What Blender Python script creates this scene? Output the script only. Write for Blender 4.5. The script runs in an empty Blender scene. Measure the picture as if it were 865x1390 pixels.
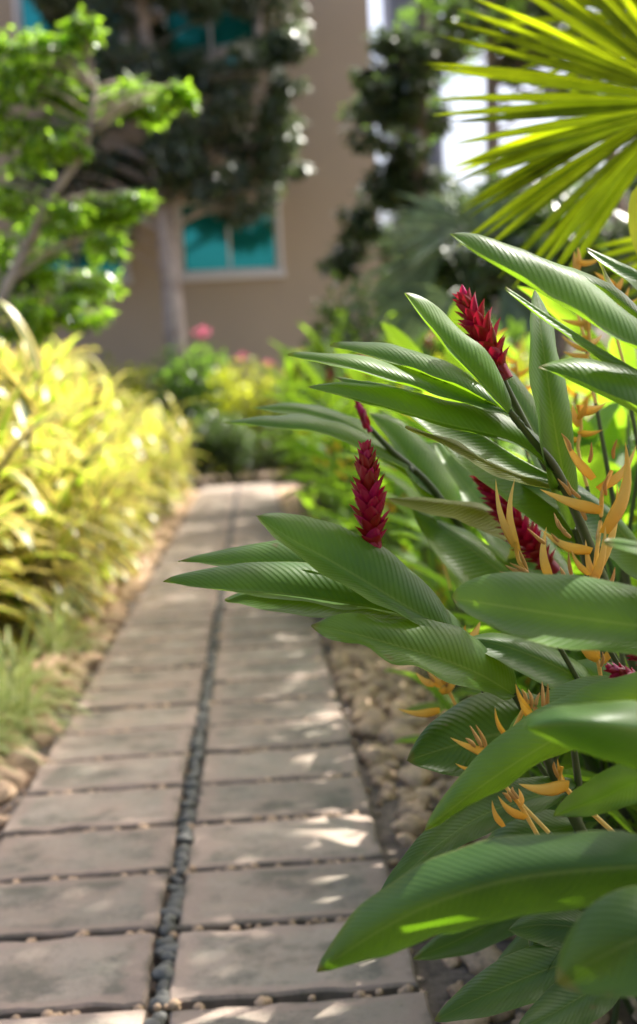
import bpy, math, random
from mathutils import Vector, Matrix, noise
random.seed(7)
S = bpy.context.scene
col = S.collection
R = math.radians
PI = math.pi
H = 1.3
FPX = 1806.0
CAMROT = Matrix.Rotation(R(-2.69), 3, 'Z') @ Matrix.Rotation(R(90-4.73), 3, 'X') @ Matrix.Rotation(R(-3.0), 3, 'Z')

def at(px, py, d):
    v = CAMROT @ Vector(((px-432.5)/FPX, (695-py)/FPX, -1))*d
    return v + Vector((0, 0, H))

# ------------------------------------------------------------------ helpers
def tag(o, label=None, cat=None, group=None, kind=None):
    if label: o['label'] = label
    if cat: o['category'] = cat
    if group: o['group'] = group
    if kind: o['kind'] = kind
    return o

def empty(name, loc):
    o = bpy.data.objects.new(name, None)
    o.empty_display_size = .1
    o.location = loc
    col.objects.link(o)
    return o

def wloc(o):
    v = Vector((0, 0, 0))
    while o is not None:
        v += o.location
        o = o.parent
    return v

class MB:
    def __init__(s):
        s.v = []; s.f = []; s.uv = []
    def grid(s, rows, uvs=None):
        b = len(s.v); n = len(rows[0])
        for r in rows: s.v.extend(r)
        for i in range(len(rows)-1):
            for j in range(n-1):
                s.f.append((b+i*n+j, b+i*n+j+1, b+(i+1)*n+j+1, b+(i+1)*n+j))
        if uvs is None: uvs = [[(j/(n-1), i) for j in range(n)] for i in range(len(rows))]
        for r in uvs: s.uv.extend(r)
    def poly(s, pts, uvs=None):
        b = len(s.v); s.v.extend(pts); s.f.append(tuple(range(b, b+len(pts))))
        s.uv.extend(uvs or [(0, 0)]*len(pts))
    def tube(s, pts, rads, n=8, cap=True):
        pts = [Vector(p) for p in pts]
        rows = []; ref = Vector((0.13, 0.2, 1)).normalized(); L = 0; uvs = []
        for i, p in enumerate(pts):
            t = (pts[min(i+1, len(pts)-1)]-pts[max(i-1, 0)]).normalized()
            a = t.cross(ref)
            if a.length < .1: a = t.cross(Vector((1, 0, 0)))
            a.normalize(); b = t.cross(a)
            if i: L += (p-pts[i-1]).length
            r = rads[i] if hasattr(rads, '__len__') else rads
            rows.append([p+a*math.cos(2*PI*k/n)*r+b*math.sin(2*PI*k/n)*r for k in range(n+1)])
            uvs.append([(L, k/n) for k in range(n+1)])
        s.grid(rows, uvs)
        if cap:
            s.poly(list(reversed(rows[0][:-1]))); s.poly(rows[-1][:-1])
    def box(s, lo, hi):
        x0, y0, z0 = lo; x1, y1, z1 = hi
        P = [Vector(p) for p in ((x0,y0,z0),(x1,y0,z0),(x1,y1,z0),(x0,y1,z0),(x0,y0,z1),(x1,y0,z1),(x1,y1,z1),(x0,y1,z1))]
        for q in ((0,3,2,1),(4,5,6,7),(0,1,5,4),(1,2,6,5),(2,3,7,6),(3,0,4,7)):
            s.poly([P[k] for k in q])
    def build(s, name, mat, parent=None, smooth=True, bevel=0):
        me = bpy.data.meshes.new(name)
        off = wloc(parent) if parent else Vector((0, 0, 0))
        me.from_pydata([tuple(Vector(p)-off) for p in s.v], [], s.f)
        ul = me.uv_layers.new(name='UVMap')
        buf = [0.0]*(2*len(me.loops))
        vi = [0]*len(me.loops); me.loops.foreach_get('vertex_index', vi)
        for k, i in enumerate(vi):
            u = s.uv[i]; buf[2*k] = u[0]; buf[2*k+1] = u[1]
        ul.data.foreach_set('uv', buf)
        if smooth: me.polygons.foreach_set('use_smooth', [True]*len(me.polygons))
        me.materials.append(mat)
        me.update()
        o = bpy.data.objects.new(name, me)
        col.objects.link(o)
        if parent: o.parent = parent
        return o

def copy_tree(o, parent=None):
    c = o.copy(); col.objects.link(c); c.parent = parent
    for ch in list(o.children): copy_tree(ch, c)
    return c

def crom(P, n):
    """catmull-rom resample of control points to n+1 points"""
    P = [Vector(p) for p in P]
    Q = [P[0]*2-P[1]]+P+[P[-1]*2-P[-2]]
    out = []
    m = len(P)-1
    for i in range(n+1):
        t = i/n*m; k = min(int(t), m-1); t -= k
        a, b, c, d = Q[k:k+4]
        out.append(.5*((2*b)+(c-a)*t+(2*a-5*b+4*c-d)*t*t+(3*b-a-3*c+d)*t**3))
    return out

# ------------------------------------------------------------------ materials
def newmat(name):
    m = bpy.data.materials.new(name); m.use_nodes = True
    nt = m.node_tree; nt.nodes.clear()
    return m, nt, nt.nodes, nt.links

def nd(nt, t, **k):
    n = nt.nodes.new(t)
    for a, b in k.items(): setattr(n, a, b)
    return n

def mth(nt, op, a, b=None, c=None):
    n = nt.nodes.new('ShaderNodeMath'); n.operation = op
    for i, x in enumerate((a, b, c)):
        if x is None: continue
        if isinstance(x, (int, float)): n.inputs[i].default_value = x
        else: nt.links.new(x, n.inputs[i])
    return n.outputs[0]

def mix(nt, f, a, b, mode='MIX'):
    n = nt.nodes.new('ShaderNodeMix'); n.data_type = 'RGBA'; n.blend_type = mode
    for i, x in ((0, f), (6, a), (7, b)):
        if isinstance(x, (int, float)): n.inputs[i].default_value = x
        elif isinstance(x, tuple): n.inputs[i].default_value = (*x, 1)
        else: nt.links.new(x, n.inputs[i])
    return n.outputs[2]

def ramp(nt, x, stops):
    n = nt.nodes.new('ShaderNodeValToRGB')
    e = n.color_ramp.elements
    while len(e) < len(stops): e.new(.5)
    for k, (p, c) in enumerate(stops):
        e[k].position = p; e[k].color = (*c, 1)
    nt.links.new(x, n.inputs[0])
    return n.outputs[0]

def leafmat(name, base, trans, rough=.4, tf=.4, vein=0.0, margin=None, midrib=None, var=.25, blemish=0, spec=.5, vs=520, rib=.6, isl=1.1, grad=None):
    m, nt, N, L = newmat(name)
    out = nd(nt, 'ShaderNodeOutputMaterial')
    uv = nd(nt, 'ShaderNodeUVMap'); sp = nd(nt, 'ShaderNodeSeparateXYZ'); L.new(uv.outputs[0], sp.inputs[0])
    u, v = sp.outputs[0], sp.outputs[1]; av = mth(nt, 'ABSOLUTE', v)
    geo = nd(nt, 'ShaderNodeNewGeometry')
    tc = nd(nt, 'ShaderNodeTexCoord')
    nz = nd(nt, 'ShaderNodeTexNoise'); nz.inputs['Scale'].default_value = 9; nz.inputs['Detail'].default_value = 3
    L.new(tc.outputs['Object'], nz.inputs['Vector'])
    f = mth(nt, 'ADD', mth(nt, 'MULTIPLY', mth(nt, 'SUBTRACT', nz.outputs[0], .5), 1.6), mth(nt, 'MULTIPLY', mth(nt, 'SUBTRACT', geo.outputs['Random Per Island'], .5), isl))
    val = mth(nt, 'ADD', 1.0, mth(nt, 'MULTIPLY', f, var*1.6))
    hs = nd(nt, 'ShaderNodeHueSaturation'); hs.inputs['Color'].default_value = (*base, 1); L.new(val, hs.inputs['Value'])
    hs.inputs['Hue'].default_value = .5
    L.new(mth(nt, 'ADD', .5, mth(nt, 'MULTIPLY', f, -.03*var/.25)), hs.inputs['Hue'])
    c = hs.outputs[0]
    ht = nd(nt, 'ShaderNodeHueSaturation'); ht.inputs['Color'].default_value = (*trans, 1); L.new(val, ht.inputs['Value'])
    t = ht.outputs[0]
    if margin:
        wob = nd(nt, 'ShaderNodeTexNoise'); wob.inputs['Scale'].default_value = 40
        L.new(tc.outputs['Object'], wob.inputs['Vector'])
        e = mth(nt, 'ADD', av, mth(nt, 'MULTIPLY', mth(nt, 'SUBTRACT', wob.outputs[0], .5), .35))
        mr = nd(nt, 'ShaderNodeMapRange'); mr.inputs[1].default_value = margin[1]-.07; mr.inputs[2].default_value = margin[1]+.07; L.new(e, mr.inputs[0])
        c = mix(nt, mr.outputs[0], c, margin[0]); t = mix(nt, mr.outputs[0], t, margin[2])
    if grad:
        mr = nd(nt, 'ShaderNodeMapRange'); mr.inputs[1].default_value = .012; mr.inputs[2].default_value = .075; L.new(mth(nt, 'ADD', u, mth(nt, 'MULTIPLY', nz.outputs[0], .02)), mr.inputs[0])
        c = mix(nt, mr.outputs[0], c, grad)
    if midrib:
        mr = nd(nt, 'ShaderNodeMapRange'); mr.inputs[1].default_value = .045; mr.inputs[2].default_value = .02; L.new(av, mr.inputs[0])
        c = mix(nt, mr.outputs[0], c, midrib)
    if blemish:
        b = nd(nt, 'ShaderNodeTexNoise'); b.inputs['Scale'].default_value = 28; b.inputs['Detail'].default_value = 6
        L.new(tc.outputs['Object'], b.inputs['Vector'])
        mr = nd(nt, 'ShaderNodeMapRange'); mr.inputs[1].default_value = .68; mr.inputs[2].default_value = .76; L.new(b.outputs[0], mr.inputs[0])
        c = mix(nt, mth(nt, 'MULTIPLY', mr.outputs[0], blemish), c, (.14, .075, .03))
        # thin dry rim
        mr = nd(nt, 'ShaderNodeMapRange'); mr.inputs[1].default_value = .965; mr.inputs[2].default_value = .99; L.new(av, mr.inputs[0])
        c = mix(nt, mth(nt, 'MULTIPLY', mr.outputs[0], .6), c, (.22, .24, .07))
    wob_ = nd(nt, 'ShaderNodeTexNoise'); wob_.inputs['Scale'].default_value = 16; L.new(tc.outputs['Object'], wob_.inputs['Vector'])
    ph = mth(nt, 'ADD', mth(nt, 'MULTIPLY', u, vs), mth(nt, 'MULTIPLY', av, -.062*vs))
    wob2 = nd(nt, 'ShaderNodeTexNoise'); wob2.inputs['Scale'].default_value = 14
    L.new(tc.outputs['Object'], wob2.inputs['Vector'])
    ph = mth(nt, 'ADD', ph, mth(nt, 'MULTIPLY', wob2.outputs[0], 5.0))
    sn = mth(nt, 'SINE', ph); fine = mth(nt, 'SINE', mth(nt, 'MULTIPLY', ph, 4.0))
    if vein:
        mr = nd(nt, 'ShaderNodeMapRange'); mr.inputs[1].default_value = -.014; mr.inputs[2].default_value = -.004; L.new(mth(nt, 'ADD', u, mth(nt, 'MULTIPLY', mth(nt, 'SUBTRACT', wob_.outputs[0], .5), .06)), mr.inputs[0])
        c = mix(nt, mth(nt, 'MULTIPLY', mr.outputs[0], .85), c, (.20, .12, .04))
        mk = mth(nt, 'MULTIPLY', mth(nt, 'ADD', sn, 1.0), .5)
        c = mix(nt, mth(nt, 'MULTIPLY', mk, .10*vein), c, (base[0]*2.3, base[1]*1.9, base[2]*2.2))
        c = mix(nt, mth(nt, 'MULTIPLY', mth(nt, 'MULTIPLY', mth(nt, 'ADD', fine, 1.0), .5), .12*vein), c, (base[0]*.4, base[1]*.4, base[2]*.4))
    p = nd(nt, 'ShaderNodeBsdfPrincipled'); L.new(c, p.inputs['Base Color'])
    p.inputs['Roughness'].default_value = rough
    rn = nd(nt, 'ShaderNodeTexNoise'); rn.inputs['Scale'].default_value = 30; rn.inputs['Detail'].default_value = 4
    L.new(tc.outputs['Object'], rn.inputs['Vector'])
    L.new(mth(nt, 'ADD', rough-.1, mth(nt, 'MULTIPLY', rn.outputs[0], .2)), p.inputs['Roughness'])
    p.inputs['Specular IOR Level'].default_value = spec
    tr = nd(nt, 'ShaderNodeBsdfTranslucent'); L.new(t, tr.inputs[0])
    if vein:
        bp = nd(nt, 'ShaderNodeBump'); bp.inputs['Strength'].default_value = rib; bp.inputs['Distance'].default_value = .0022
        hgt = mth(nt, 'ADD', sn, mth(nt, 'MULTIPLY', fine, .25))
        L.new(hgt, bp.inputs['Height']); L.new(bp.outputs[0], p.inputs['Normal']); L.new(bp.outputs[0], tr.inputs['Normal'])
    ms = nd(nt, 'ShaderNodeMixShader'); ms.inputs[0].default_value = tf
    L.new(p.outputs[0], ms.inputs[1]); L.new(tr.outputs[0], ms.inputs[2]); L.new(ms.outputs[0], out.inputs[0])
    return m

def plain(name, base, rough=.6, nscale=8, var=.3, bump=0, bscale=60, spec=.5, dark=None, dthr=.55, metal=0, emit=None, objvar=.3):
    m, nt, N, L = newmat(name)
    out = nd(nt, 'ShaderNodeOutputMaterial'); p = nd(nt, 'ShaderNodeBsdfPrincipled'); L.new(p.outputs[0], out.inputs[0])
    tc = nd(nt, 'ShaderNodeTexCoord'); oi = nd(nt, 'ShaderNodeObjectInfo')
    ad = nd(nt, 'ShaderNodeVectorMath'); ad.operation = 'ADD'; L.new(tc.outputs['Object'], ad.inputs[0])
    sc = nd(nt, 'ShaderNodeVectorMath'); sc.operation = 'SCALE'; sc.inputs[0].default_value = (13.1, 7.7, 3.3); L.new(oi.outputs['Random'], sc.inputs['Scale']); L.new(sc.outputs[0], ad.inputs[1])
    nz = nd(nt, 'ShaderNodeTexNoise'); nz.inputs['Scale'].default_value = nscale; nz.inputs['Detail'].default_value = 6; L.new(ad.outputs[0], nz.inputs['Vector'])
    f = mth(nt, 'ADD', mth(nt, 'MULTIPLY', mth(nt, 'SUBTRACT', nz.outputs[0], .5), 2*var), mth(nt, 'MULTIPLY', mth(nt, 'SUBTRACT', oi.outputs['Random'], .5), objvar))
    hs = nd(nt, 'ShaderNodeHueSaturation'); hs.inputs['Color'].default_value = (*base, 1); L.new(mth(nt, 'ADD', 1.0, f), hs.inputs['Value'])
    c = hs.outputs[0]
    if dark:
        n2 = nd(nt, 'ShaderNodeTexNoise'); n2.inputs['Scale'].default_value = nscale*.6; n2.inputs['Detail'].default_value = 8; n2.inputs['Roughness'].default_value = .65
        a2 = nd(nt, 'ShaderNodeVectorMath'); a2.operation = 'ADD'; a2.inputs[1].default_value = (5, 3, 9); L.new(ad.outputs[0], a2.inputs[0]); L.new(a2.outputs[0], n2.inputs['Vector'])
        mr = nd(nt, 'ShaderNodeMapRange'); mr.inputs[1].default_value = dthr-.08; mr.inputs[2].default_value = dthr+.08; L.new(n2.outputs[0], mr.inputs[0])
        c = mix(nt, mth(nt, 'MULTIPLY', mr.outputs[0], .8), c, dark)
    L.new(c, p.inputs['Base Color'])
    p.inputs['Roughness'].default_value = rough; p.inputs['Specular IOR Level'].default_value = spec; p.inputs['Metallic'].default_value = metal
    if bump:
        n3 = nd(nt, 'ShaderNodeTexNoise'); n3.inputs['Scale'].default_value = bscale; n3.inputs['Detail'].default_value = 6; L.new(ad.outputs[0], n3.inputs['Vector'])
        bp = nd(nt, 'ShaderNodeBump'); bp.inputs['Strength'].default_value = bump; bp.inputs['Distance'].default_value = .01
        L.new(n3.outputs[0], bp.inputs['Height']); L.new(bp.outputs[0], p.inputs['Normal'])
    return m

M = {}
M['ginger'] = leafmat('ginger_leaf', (.068, .145, .025), (.27, .50, .012), rough=.38, tf=.36, vein=.9, midrib=(.18, .24, .06), var=.36, blemish=.8, rib=.15, vs=600, spec=.42)
M['ginger_deep'] = leafmat('ginger_leaf_shaded', (.042, .098, .016), (.17, .36, .008), rough=.36, tf=.32, vein=.9, midrib=(.13, .19, .05), var=.4, blemish=.9, rib=.17, vs=600, spec=.42)  # darker copy of the ginger leaf: shade of the low front shoots painted in
M['ginger_yellow'] = leafmat('ginger_leaf_yellowing', (.17, .22, .045), (.45, .5, .04), rough=.42, tf=.4, vein=1, midrib=(.3, .3, .12), var=.3, blemish=1, vs=560)
M['ginger_far'] = leafmat('ginger_leaf_rear', (.085, .18, .03), (.42, .72, .03), rough=.34, tf=.5, vein=.8, midrib=(.2, .28, .1), var=.35, vs=560)
M['song'] = leafmat('striped_leaf', (.11, .19, .025), (.30, .50, .02), rough=.32, tf=.40, margin=((.70, .56, .18), .52, (.90, .74, .17)), var=.7, isl=2.6)
M['grass'] = leafmat('striped_grass', (.16, .28, .05), (.4, .6, .08), rough=.35, tf=.4, margin=((.70, .70, .38), .5, (.9, .9, .45)), var=.3)
M['fan'] = leafmat('fan_leaf', (.10, .19, .008), (.54, .68, .008), rough=.5, tf=.55, var=.5, spec=.25, isl=1.6)
M['fan_dark'] = leafmat('silver_fan_leaf', (.14, .20, .13), (.3, .42, .14), rough=.28, tf=.3, var=.4, spec=.8)
M['bright'] = leafmat('bright_tree_leaf', (.10, .20, .02), (.36, .62, .03), rough=.25, tf=.5, var=.8, spec=.8)
M['dark'] = leafmat('dark_tree_leaf', (.05, .078, .036), (.13, .20, .05), rough=.28, tf=.3, var=.6, spec=.9)
M['mid'] = leafmat('shrub_leaf', (.06, .12, .025), (.22, .42, .03), rough=.38, tf=.4, var=.5)
M['hedge'] = leafmat('hedge_leaf', (.045, .08, .025), (.14, .25, .03), rough=.3, tf=.35, var=.6, spec=.8)
M['lime'] = leafmat('lime_leaf', (.26, .30, .03), (.6, .65, .03), rough=.38, tf=.45, var=.5)
M['red'] = leafmat('crimson_bract', (.32, .006, .035), (.6, .01, .05), rough=.33, tf=.22, var=.35)
M['pinkf'] = leafmat('pink_petal', (.65, .10, .22), (.8, .2, .3), rough=.5, tf=.3, var=.3)
M['orange'] = leafmat('golden_bract', (.70, .40, .035), (.95, .58, .04), rough=.42, tf=.25, var=.35, blemish=.7, spec=.35, grad=(.86, .68, .20))
M['straw'] = leafmat('dry_floret', (.55, .33, .08), (.7, .4, .1), rough=.6, tf=.25, var=.35, blemish=.9)
M['stem'] = plain('green_stem', (.065, .095, .03), .45, 10, .3)
M['stemd'] = plain('dark_stem', (.07, .06, .03), .5, 10, .3)
M['bark'] = plain('bark', (.26, .20, .16), .9, 5, .5, .9, 25, dark=(.10, .08, .06))
M['barkp'] = plain('pale_bark', (.46, .38, .33), .9, 4, .3, .8, 20, dark=(.2, .15, .12))
M['slab'] = plain('weathered_slab', (.34, .27, .22), .78, 3.2, .3, .35, 45, dark=(.115, .105, .085), dthr=.53, objvar=.18)
M['stone'] = plain('river_stone', (.60, .41, .26), .75, 11, .35, .5, 30, dark=(.27, .19, .13), dthr=.58, objvar=.5)
M['pebble'] = plain('dark_pebble', (.11, .108, .095), .6, 12, .3, .2, 60, objvar=.6)
M['soil'] = plain('soil', (.17, .115, .075), .95, 6, .4, 1, 30, dark=(.06, .045, .03), dthr=.5)
M['gravel'] = plain('gravel', (.2, .155, .125), .9, 30, .4, 1, 90, dark=(.06, .05, .04), dthr=.5)
M['wall'] = plain('stucco', (.47, .375, .265), .95, .6, .08, .15, 40)
M['trim'] = plain('window_trim', (.62, .60, .58), .6, 3, .05)
M['tower'] = plain('pale_tower', (.38, .42, .48), .7, 1, .05)
M['slat'] = plain('dark_slat', (.10, .12, .15), .6, 1, .05)

def slabmat():
    m, nt, N, L = newmat('weathered_slab')
    out = nd(nt, 'ShaderNodeOutputMaterial'); p = nd(nt, 'ShaderNodeBsdfPrincipled'); L.new(p.outputs[0], out.inputs[0])
    tc = nd(nt, 'ShaderNodeTexCoord'); oi = nd(nt, 'ShaderNodeObjectInfo')
    sc = nd(nt, 'ShaderNodeVectorMath'); sc.operation = 'SCALE'; sc.inputs[0].default_value = (31.1, 17.7, 9.3); L.new(oi.outputs['Random'], sc.inputs['Scale'])
    ad = nd(nt, 'ShaderNodeVectorMath'); ad.operation = 'ADD'; L.new(tc.outputs['Object'], ad.inputs[0]); L.new(sc.outputs[0], ad.inputs[1])
    def nz(s, d=6, r_=.6, o=0):
        n = nd(nt, 'ShaderNodeTexNoise'); n.inputs['Scale'].default_value = s; n.inputs['Detail'].default_value = d; n.inputs['Roughness'].default_value = r_
        a = nd(nt, 'ShaderNodeVectorMath'); a.operation = 'ADD'; a.inputs[1].default_value = (o, o*2, o*3); L.new(ad.outputs[0], a.inputs[0]); L.new(a.outputs[0], n.inputs['Vector'])
        return n.outputs[0]
    def rng(x, a, b):
        n = nd(nt, 'ShaderNodeMapRange'); n.inputs[1].default_value = a; n.inputs[2].default_value = b; L.new(x, n.inputs[0]); return n.outputs[0]
    c = mix(nt, rng(nz(5), .35, .65), (.345, .262, .205), (.28, .245, .195))
    c = mix(nt, mth(nt, 'MULTIPLY', rng(nz(3.6, 8, .72, 3), .47, .60), .8), c, (.115, .105, .08))
    c = mix(nt, mth(nt, 'MULTIPLY', rng(nz(5.5, 8, .7, 6), .52, .62), .7), c, (.37, .30, .24))
    c = mix(nt, mth(nt, 'MULTIPLY', rng(nz(70, 3, .6, 9), .62, .72), .5), c, (.10, .09, .07))
    sp = nd(nt, 'ShaderNodeSeparateXYZ'); L.new(tc.outputs['Object'], sp.inputs[0])
    e = mth(nt, 'MAXIMUM', mth(nt, 'MULTIPLY', mth(nt, 'ABSOLUTE', sp.outputs[1]), 1/.187), mth(nt, 'MULTIPLY', mth(nt, 'ABSOLUTE', sp.outputs[0]), 1/.27))
    e = mth(nt, 'ADD', e, mth(nt, 'MULTIPLY', mth(nt, 'SUBTRACT', nz(9, 5, .6, 4), .5), .5))
    c = mix(nt, mth(nt, 'MULTIPLY', rng(e, .74, .84), .75), c, (.34, .25, .20))
    c = mix(nt, mth(nt, 'MULTIPLY', rng(e, .93, 1.05), .8), c, (.09, .08, .06))
    hs = nd(nt, 'ShaderNodeHueSaturation'); L.new(c, hs.inputs['Color']); L.new(mth(nt, 'ADD', .84, mth(nt, 'MULTIPLY', oi.outputs['Random'], .34)), hs.inputs['Value'])
    L.new(hs.outputs[0], p.inputs['Base Color']); p.inputs['Roughness'].default_value = .75
    bp = nd(nt, 'ShaderNodeBump'); bp.inputs['Strength'].default_value = .5; bp.inputs['Distance'].default_value = .012; L.new(nz(22, 8, .7, 2), bp.inputs['Height']); L.new(bp.outputs[0], p.inputs['Normal'])
    return m
M['slab'] = slabmat()

def glassmat():
    m, nt, N, L = newmat('teal_glass')
    out = nd(nt, 'ShaderNodeOutputMaterial'); p = nd(nt, 'ShaderNodeBsdfPrincipled'); L.new(p.outputs[0], out.inputs[0])
    p.inputs['Base Color'].default_value = (.02, .36, .31, 1); p.inputs['Roughness'].default_value = .08
    p.inputs['Specular IOR Level'].default_value = 1; p.inputs['Metallic'].default_value = .7
    return m
M['glass'] = glassmat()

# ------------------------------------------------------------------ camera, light, sky
cam = bpy.data.cameras.new('camera'); co = bpy.data.objects.new('camera', cam); col.objects.link(co)
co.matrix_world = Matrix.Translation((0, 0, H)) @ CAMROT.to_4x4()
cam.sensor_fit = 'VERTICAL'; cam.sensor_height = 36; cam.lens = FPX/1390*36
cam.clip_start = .05; cam.clip_end = 2000
cam.dof.use_dof = True; cam.dof.focus_distance = 1.93; cam.dof.aperture_fstop = 2.7
S.camera = co

SUN = Vector((.56, .42, .95)).normalized()
sun = bpy.data.lights.new('sun', 'SUN'); so = bpy.data.objects.new('sun', sun); col.objects.link(so)
sun.energy = 5.0; sun.angle = R(.5); sun.color = (1, .955, .87)
so.rotation_euler = SUN.to_track_quat('Z', 'Y').to_euler()
so.location = SUN*30
w = bpy.data.worlds.new('World'); S.world = w; w.use_nodes = True
nt = w.node_tree; bg = nt.nodes['Background']
sky = nt.nodes.new('ShaderNodeTexSky'); sky.sky_type = 'NISHITA'; sky.sun_disc = False
sky.sun_elevation = math.asin(SUN.z); sky.sun_rotation = math.atan2(SUN.x, SUN.y)
sky.air_density = .7; sky.dust_density = 6; sky.ozone_density = 1
nt.links.new(sky.outputs[0], bg.inputs[0]); bg.inputs[1].default_value = .14
S.view_settings.view_transform = 'Standard'; S.view_settings.look = 'None'; S.view_settings.gamma = 1
S.view_settings.exposure = 1.36
S.render.engine = 'CYCLES'; S.cycles.use_denoising = True; S.cycles.max_bounces = 7
S.cycles.transmission_bounces = 5; S.cycles.sample_clamp_indirect = 6

# ------------------------------------------------------------------ ground and path
m = MB(); m.grid([[Vector((x, y, 0)) for x in (-400, -5, 0, 5, 400)] for y in (-400, 0, 30, 400)])
tag(m.build('ground', M['soil']), kind='structure')
m = MB(); m.grid([[Vector((x, y, .004)) for x in (-.9, .62)] for y in (1.0, 21.2)])
tag(m.build('path', M['gravel']), kind='structure')

XL, XS0, XS1, XR = -.82, -.290, -.241, .30
def slab_mesh(seed, w, d):
    rnd = random.Random(seed); n = 14; mm = 6; rows = []; b = .012
    def pt(i, j, z, ins):
        x = -w/2+w*i/n; y = -d/2+d*j/mm
        p = Vector((x*(1-ins*2/w), y*(1-ins*2/d), z))
        k = noise.noise(Vector((x*11, y*11, seed*3.1)))*.011+noise.noise(Vector((x*40, y*40, seed*5.1)))*.005
        if i in (0, n) or j in (0, mm):
            p.x += k*(1 if i in (0, n) else 0); p.y += k*(1 if j in (0, mm) else 0)
        p.z += k*.35
        return p
    m = MB()
    for j in range(mm+1): rows.append([pt(i, j, .05, b*.6) for i in range(n+1)])
    m.grid(rows)
    per = [(i, 0) for i in range(n)]+[(n, j) for j in range(mm)]+[(i, mm) for i in range(n, 0, -1)]+[(0, j) for j in range(mm, 0, -1)]
    per.append(per[0])
    m.grid([[pt(i, j, .05, b*.6) for i, j in per], [pt(i, j, .043, 0) for i, j in per], [pt(i, j, .002, 0) for i, j in per]])
    o = m.build('paving_slab', M['slab'], smooth=False)
    return o
protos = {}
ORD = ['nearest', 'second nearest', 'third nearest', 'fourth nearest', 'fifth nearest', 'sixth nearest', 'seventh nearest', 'eighth nearest', 'ninth nearest', 'tenth nearest', 'eleventh nearest', 'twelfth nearest']
for row in range(46):
    y0 = 2.316+.41*row
    for side in (0, 1):
        xa, xb = ((XL, XS0), (XS1, XR))[side]
        key = (side, (row*7+side*3) % 4)
        if key not in protos:
            o = protos[key] = slab_mesh(key[1]+side*9, xb-xa, .375)
        else:
            o = protos[key].copy(); col.objects.link(o)
        o.location = ((xa+xb)/2+random.uniform(-.006, .006), y0+.205+random.uniform(-.004, .004)+(.012 if side == 0 else 0), random.uniform(-.003, .004))
        o.rotation_euler = (random.uniform(-.006, .006), random.uniform(-.006, .006), random.uniform(-.012, .012)+(PI if random.random() < .5 else 0))
        sd = ('left', 'right')[side]
        if row < 12: lb = f'{ORD[row]} weathered slab in the {sd} column of the path'
        else: lb = f'far blurred weathered slab in the {sd} column of the path'
        tag(o, lb, 'paving slab', 'paving slabs of the garden path')

def stone_mesh(name, seed, mat, rough=1):
    import bmesh
    bm = bmesh.new(); bmesh.ops.create_icosphere(bm, subdivisions=3, radius=.5)
    for v in bm.verts:
        p = v.co.copy()
        k = 1+noise.noise(p*2.1+Vector((seed*7.3, 1, 2)))*.5*rough+noise.noise(p*5+Vector((seed, 9, 2)))*.13*rough
        v.co = Vector((p.x*k, p.y*k*.8, p.z*k*.55))
    me = bpy.data.meshes.new(name); bm.to_mesh(me); bm.free()
    me.polygons.foreach_set('use_smooth', [True]*len(me.polygons)); me.materials.append(mat)
    return me
SM = [stone_mesh('river_stone', i, M['stone'], .8) for i in range(6)]
PM = [stone_mesh('pebble', i+20, M['pebble'], .45) for i in range(4)]
def stone_stuff(name, meshes, spots, mat, label, cat):
    m = MB()
    for (x, y, z, s) in spots:
        me = random.choice(meshes)
        rot = Matrix.Rotation(random.uniform(0, 6.28), 3, 'Z')
        b = len(m.v)
        m.v.extend([rot @ v.co*s+Vector((x, y, z)) for v in me.vertices]); m.uv.extend([(0, 0)]*len(me.vertices))
        m.f.extend([tuple(b+i for i in p.vertices) for p in me.polygons])
    return tag(m.build(name, mat), label, cat, kind='stuff')
def spread(x0, x1, y0, y1, n, s0, s1, k=.42):
    out = []; tries = 0
    while len(out) < n and tries < n*60:
        tries += 1
        x, y, s = random.uniform(x0, x1), random.uniform(y0, y1), random.uniform(s0, s1)
        if all((x-a)**2+(y-b)**2 > (k*(s+c))**2 for a, b, q, c in out): out.append((x, y, s*.2, s))
    return out
def scatter(spots, meshes, name, label, cat, group):
    for (x, y, z, s) in spots:
        o = bpy.data.objects.new(name, random.choice(meshes)); col.objects.link(o)
        o.location = (x, y, z); o.scale = (s*random.uniform(.8, 1.25), s*random.uniform(.75, 1.1), s*random.uniform(.8, 1.2)); o.rotation_euler = (random.uniform(-.3, .3), random.uniform(-.3, .3), random.uniform(0, 6.28))
        tag(o, label, cat, group)
scatter(spread(.36, .80, 2.6, 7.6, 295, .05, .15, .33), SM, 'river_stone', 'tan river stone in the strip along the right side of the slabs', 'stone', 'river stones right of the path')
scatter(spread(-1.15, -.88, 3.6, 8.5, 100, .08, .17, .36), SM, 'river_stone', 'rounded pale river stone at the left edge of the slabs', 'stone', 'river stones left of the path')
stone_stuff('river_stone_border', SM[:2], spread(.35, .7, 7.6, 20, 260, .06, .15, .36)+spread(-1.1, -.87, 8.5, 20, 160, .08, .16, .36), M['stone'], 'tan stones edging the far stretch of the path', 'stone border')
sp = []; y = 2.4
while y < 9.6:
    if random.random() < .95: sp.append((-.265+random.uniform(-.007, .007), y+random.uniform(-.006, .006), .026+random.uniform(0, .018), random.uniform(.042, .066)))
    if random.random() < .4: sp.append((-.265+random.choice((-.015, .015)), y+.016, .03+random.uniform(0, .012), random.uniform(.02, .034)))
    y += .036
scatter(sp, PM, 'pebble', 'small dark pebble in the seam between the two slab columns', 'pebble', 'dark pebbles in the centre seam')
stone_stuff('pebble_seam', PM, [(-.265+random.uniform(-.02, .02), 9.6+i*.033, .03, .05) for i in range(345)], M['pebble'], 'dark pebbles filling the far seam of the path', 'pebble seam')
gs = []
for row in range(1, 30):
    yy = 2.316+.41*row
    for k in range(34):
        gs.append((random.uniform(XL, XR), yy+random.uniform(-.012, .016), .032+random.uniform(0, .012), random.uniform(.016, .036)))
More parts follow.
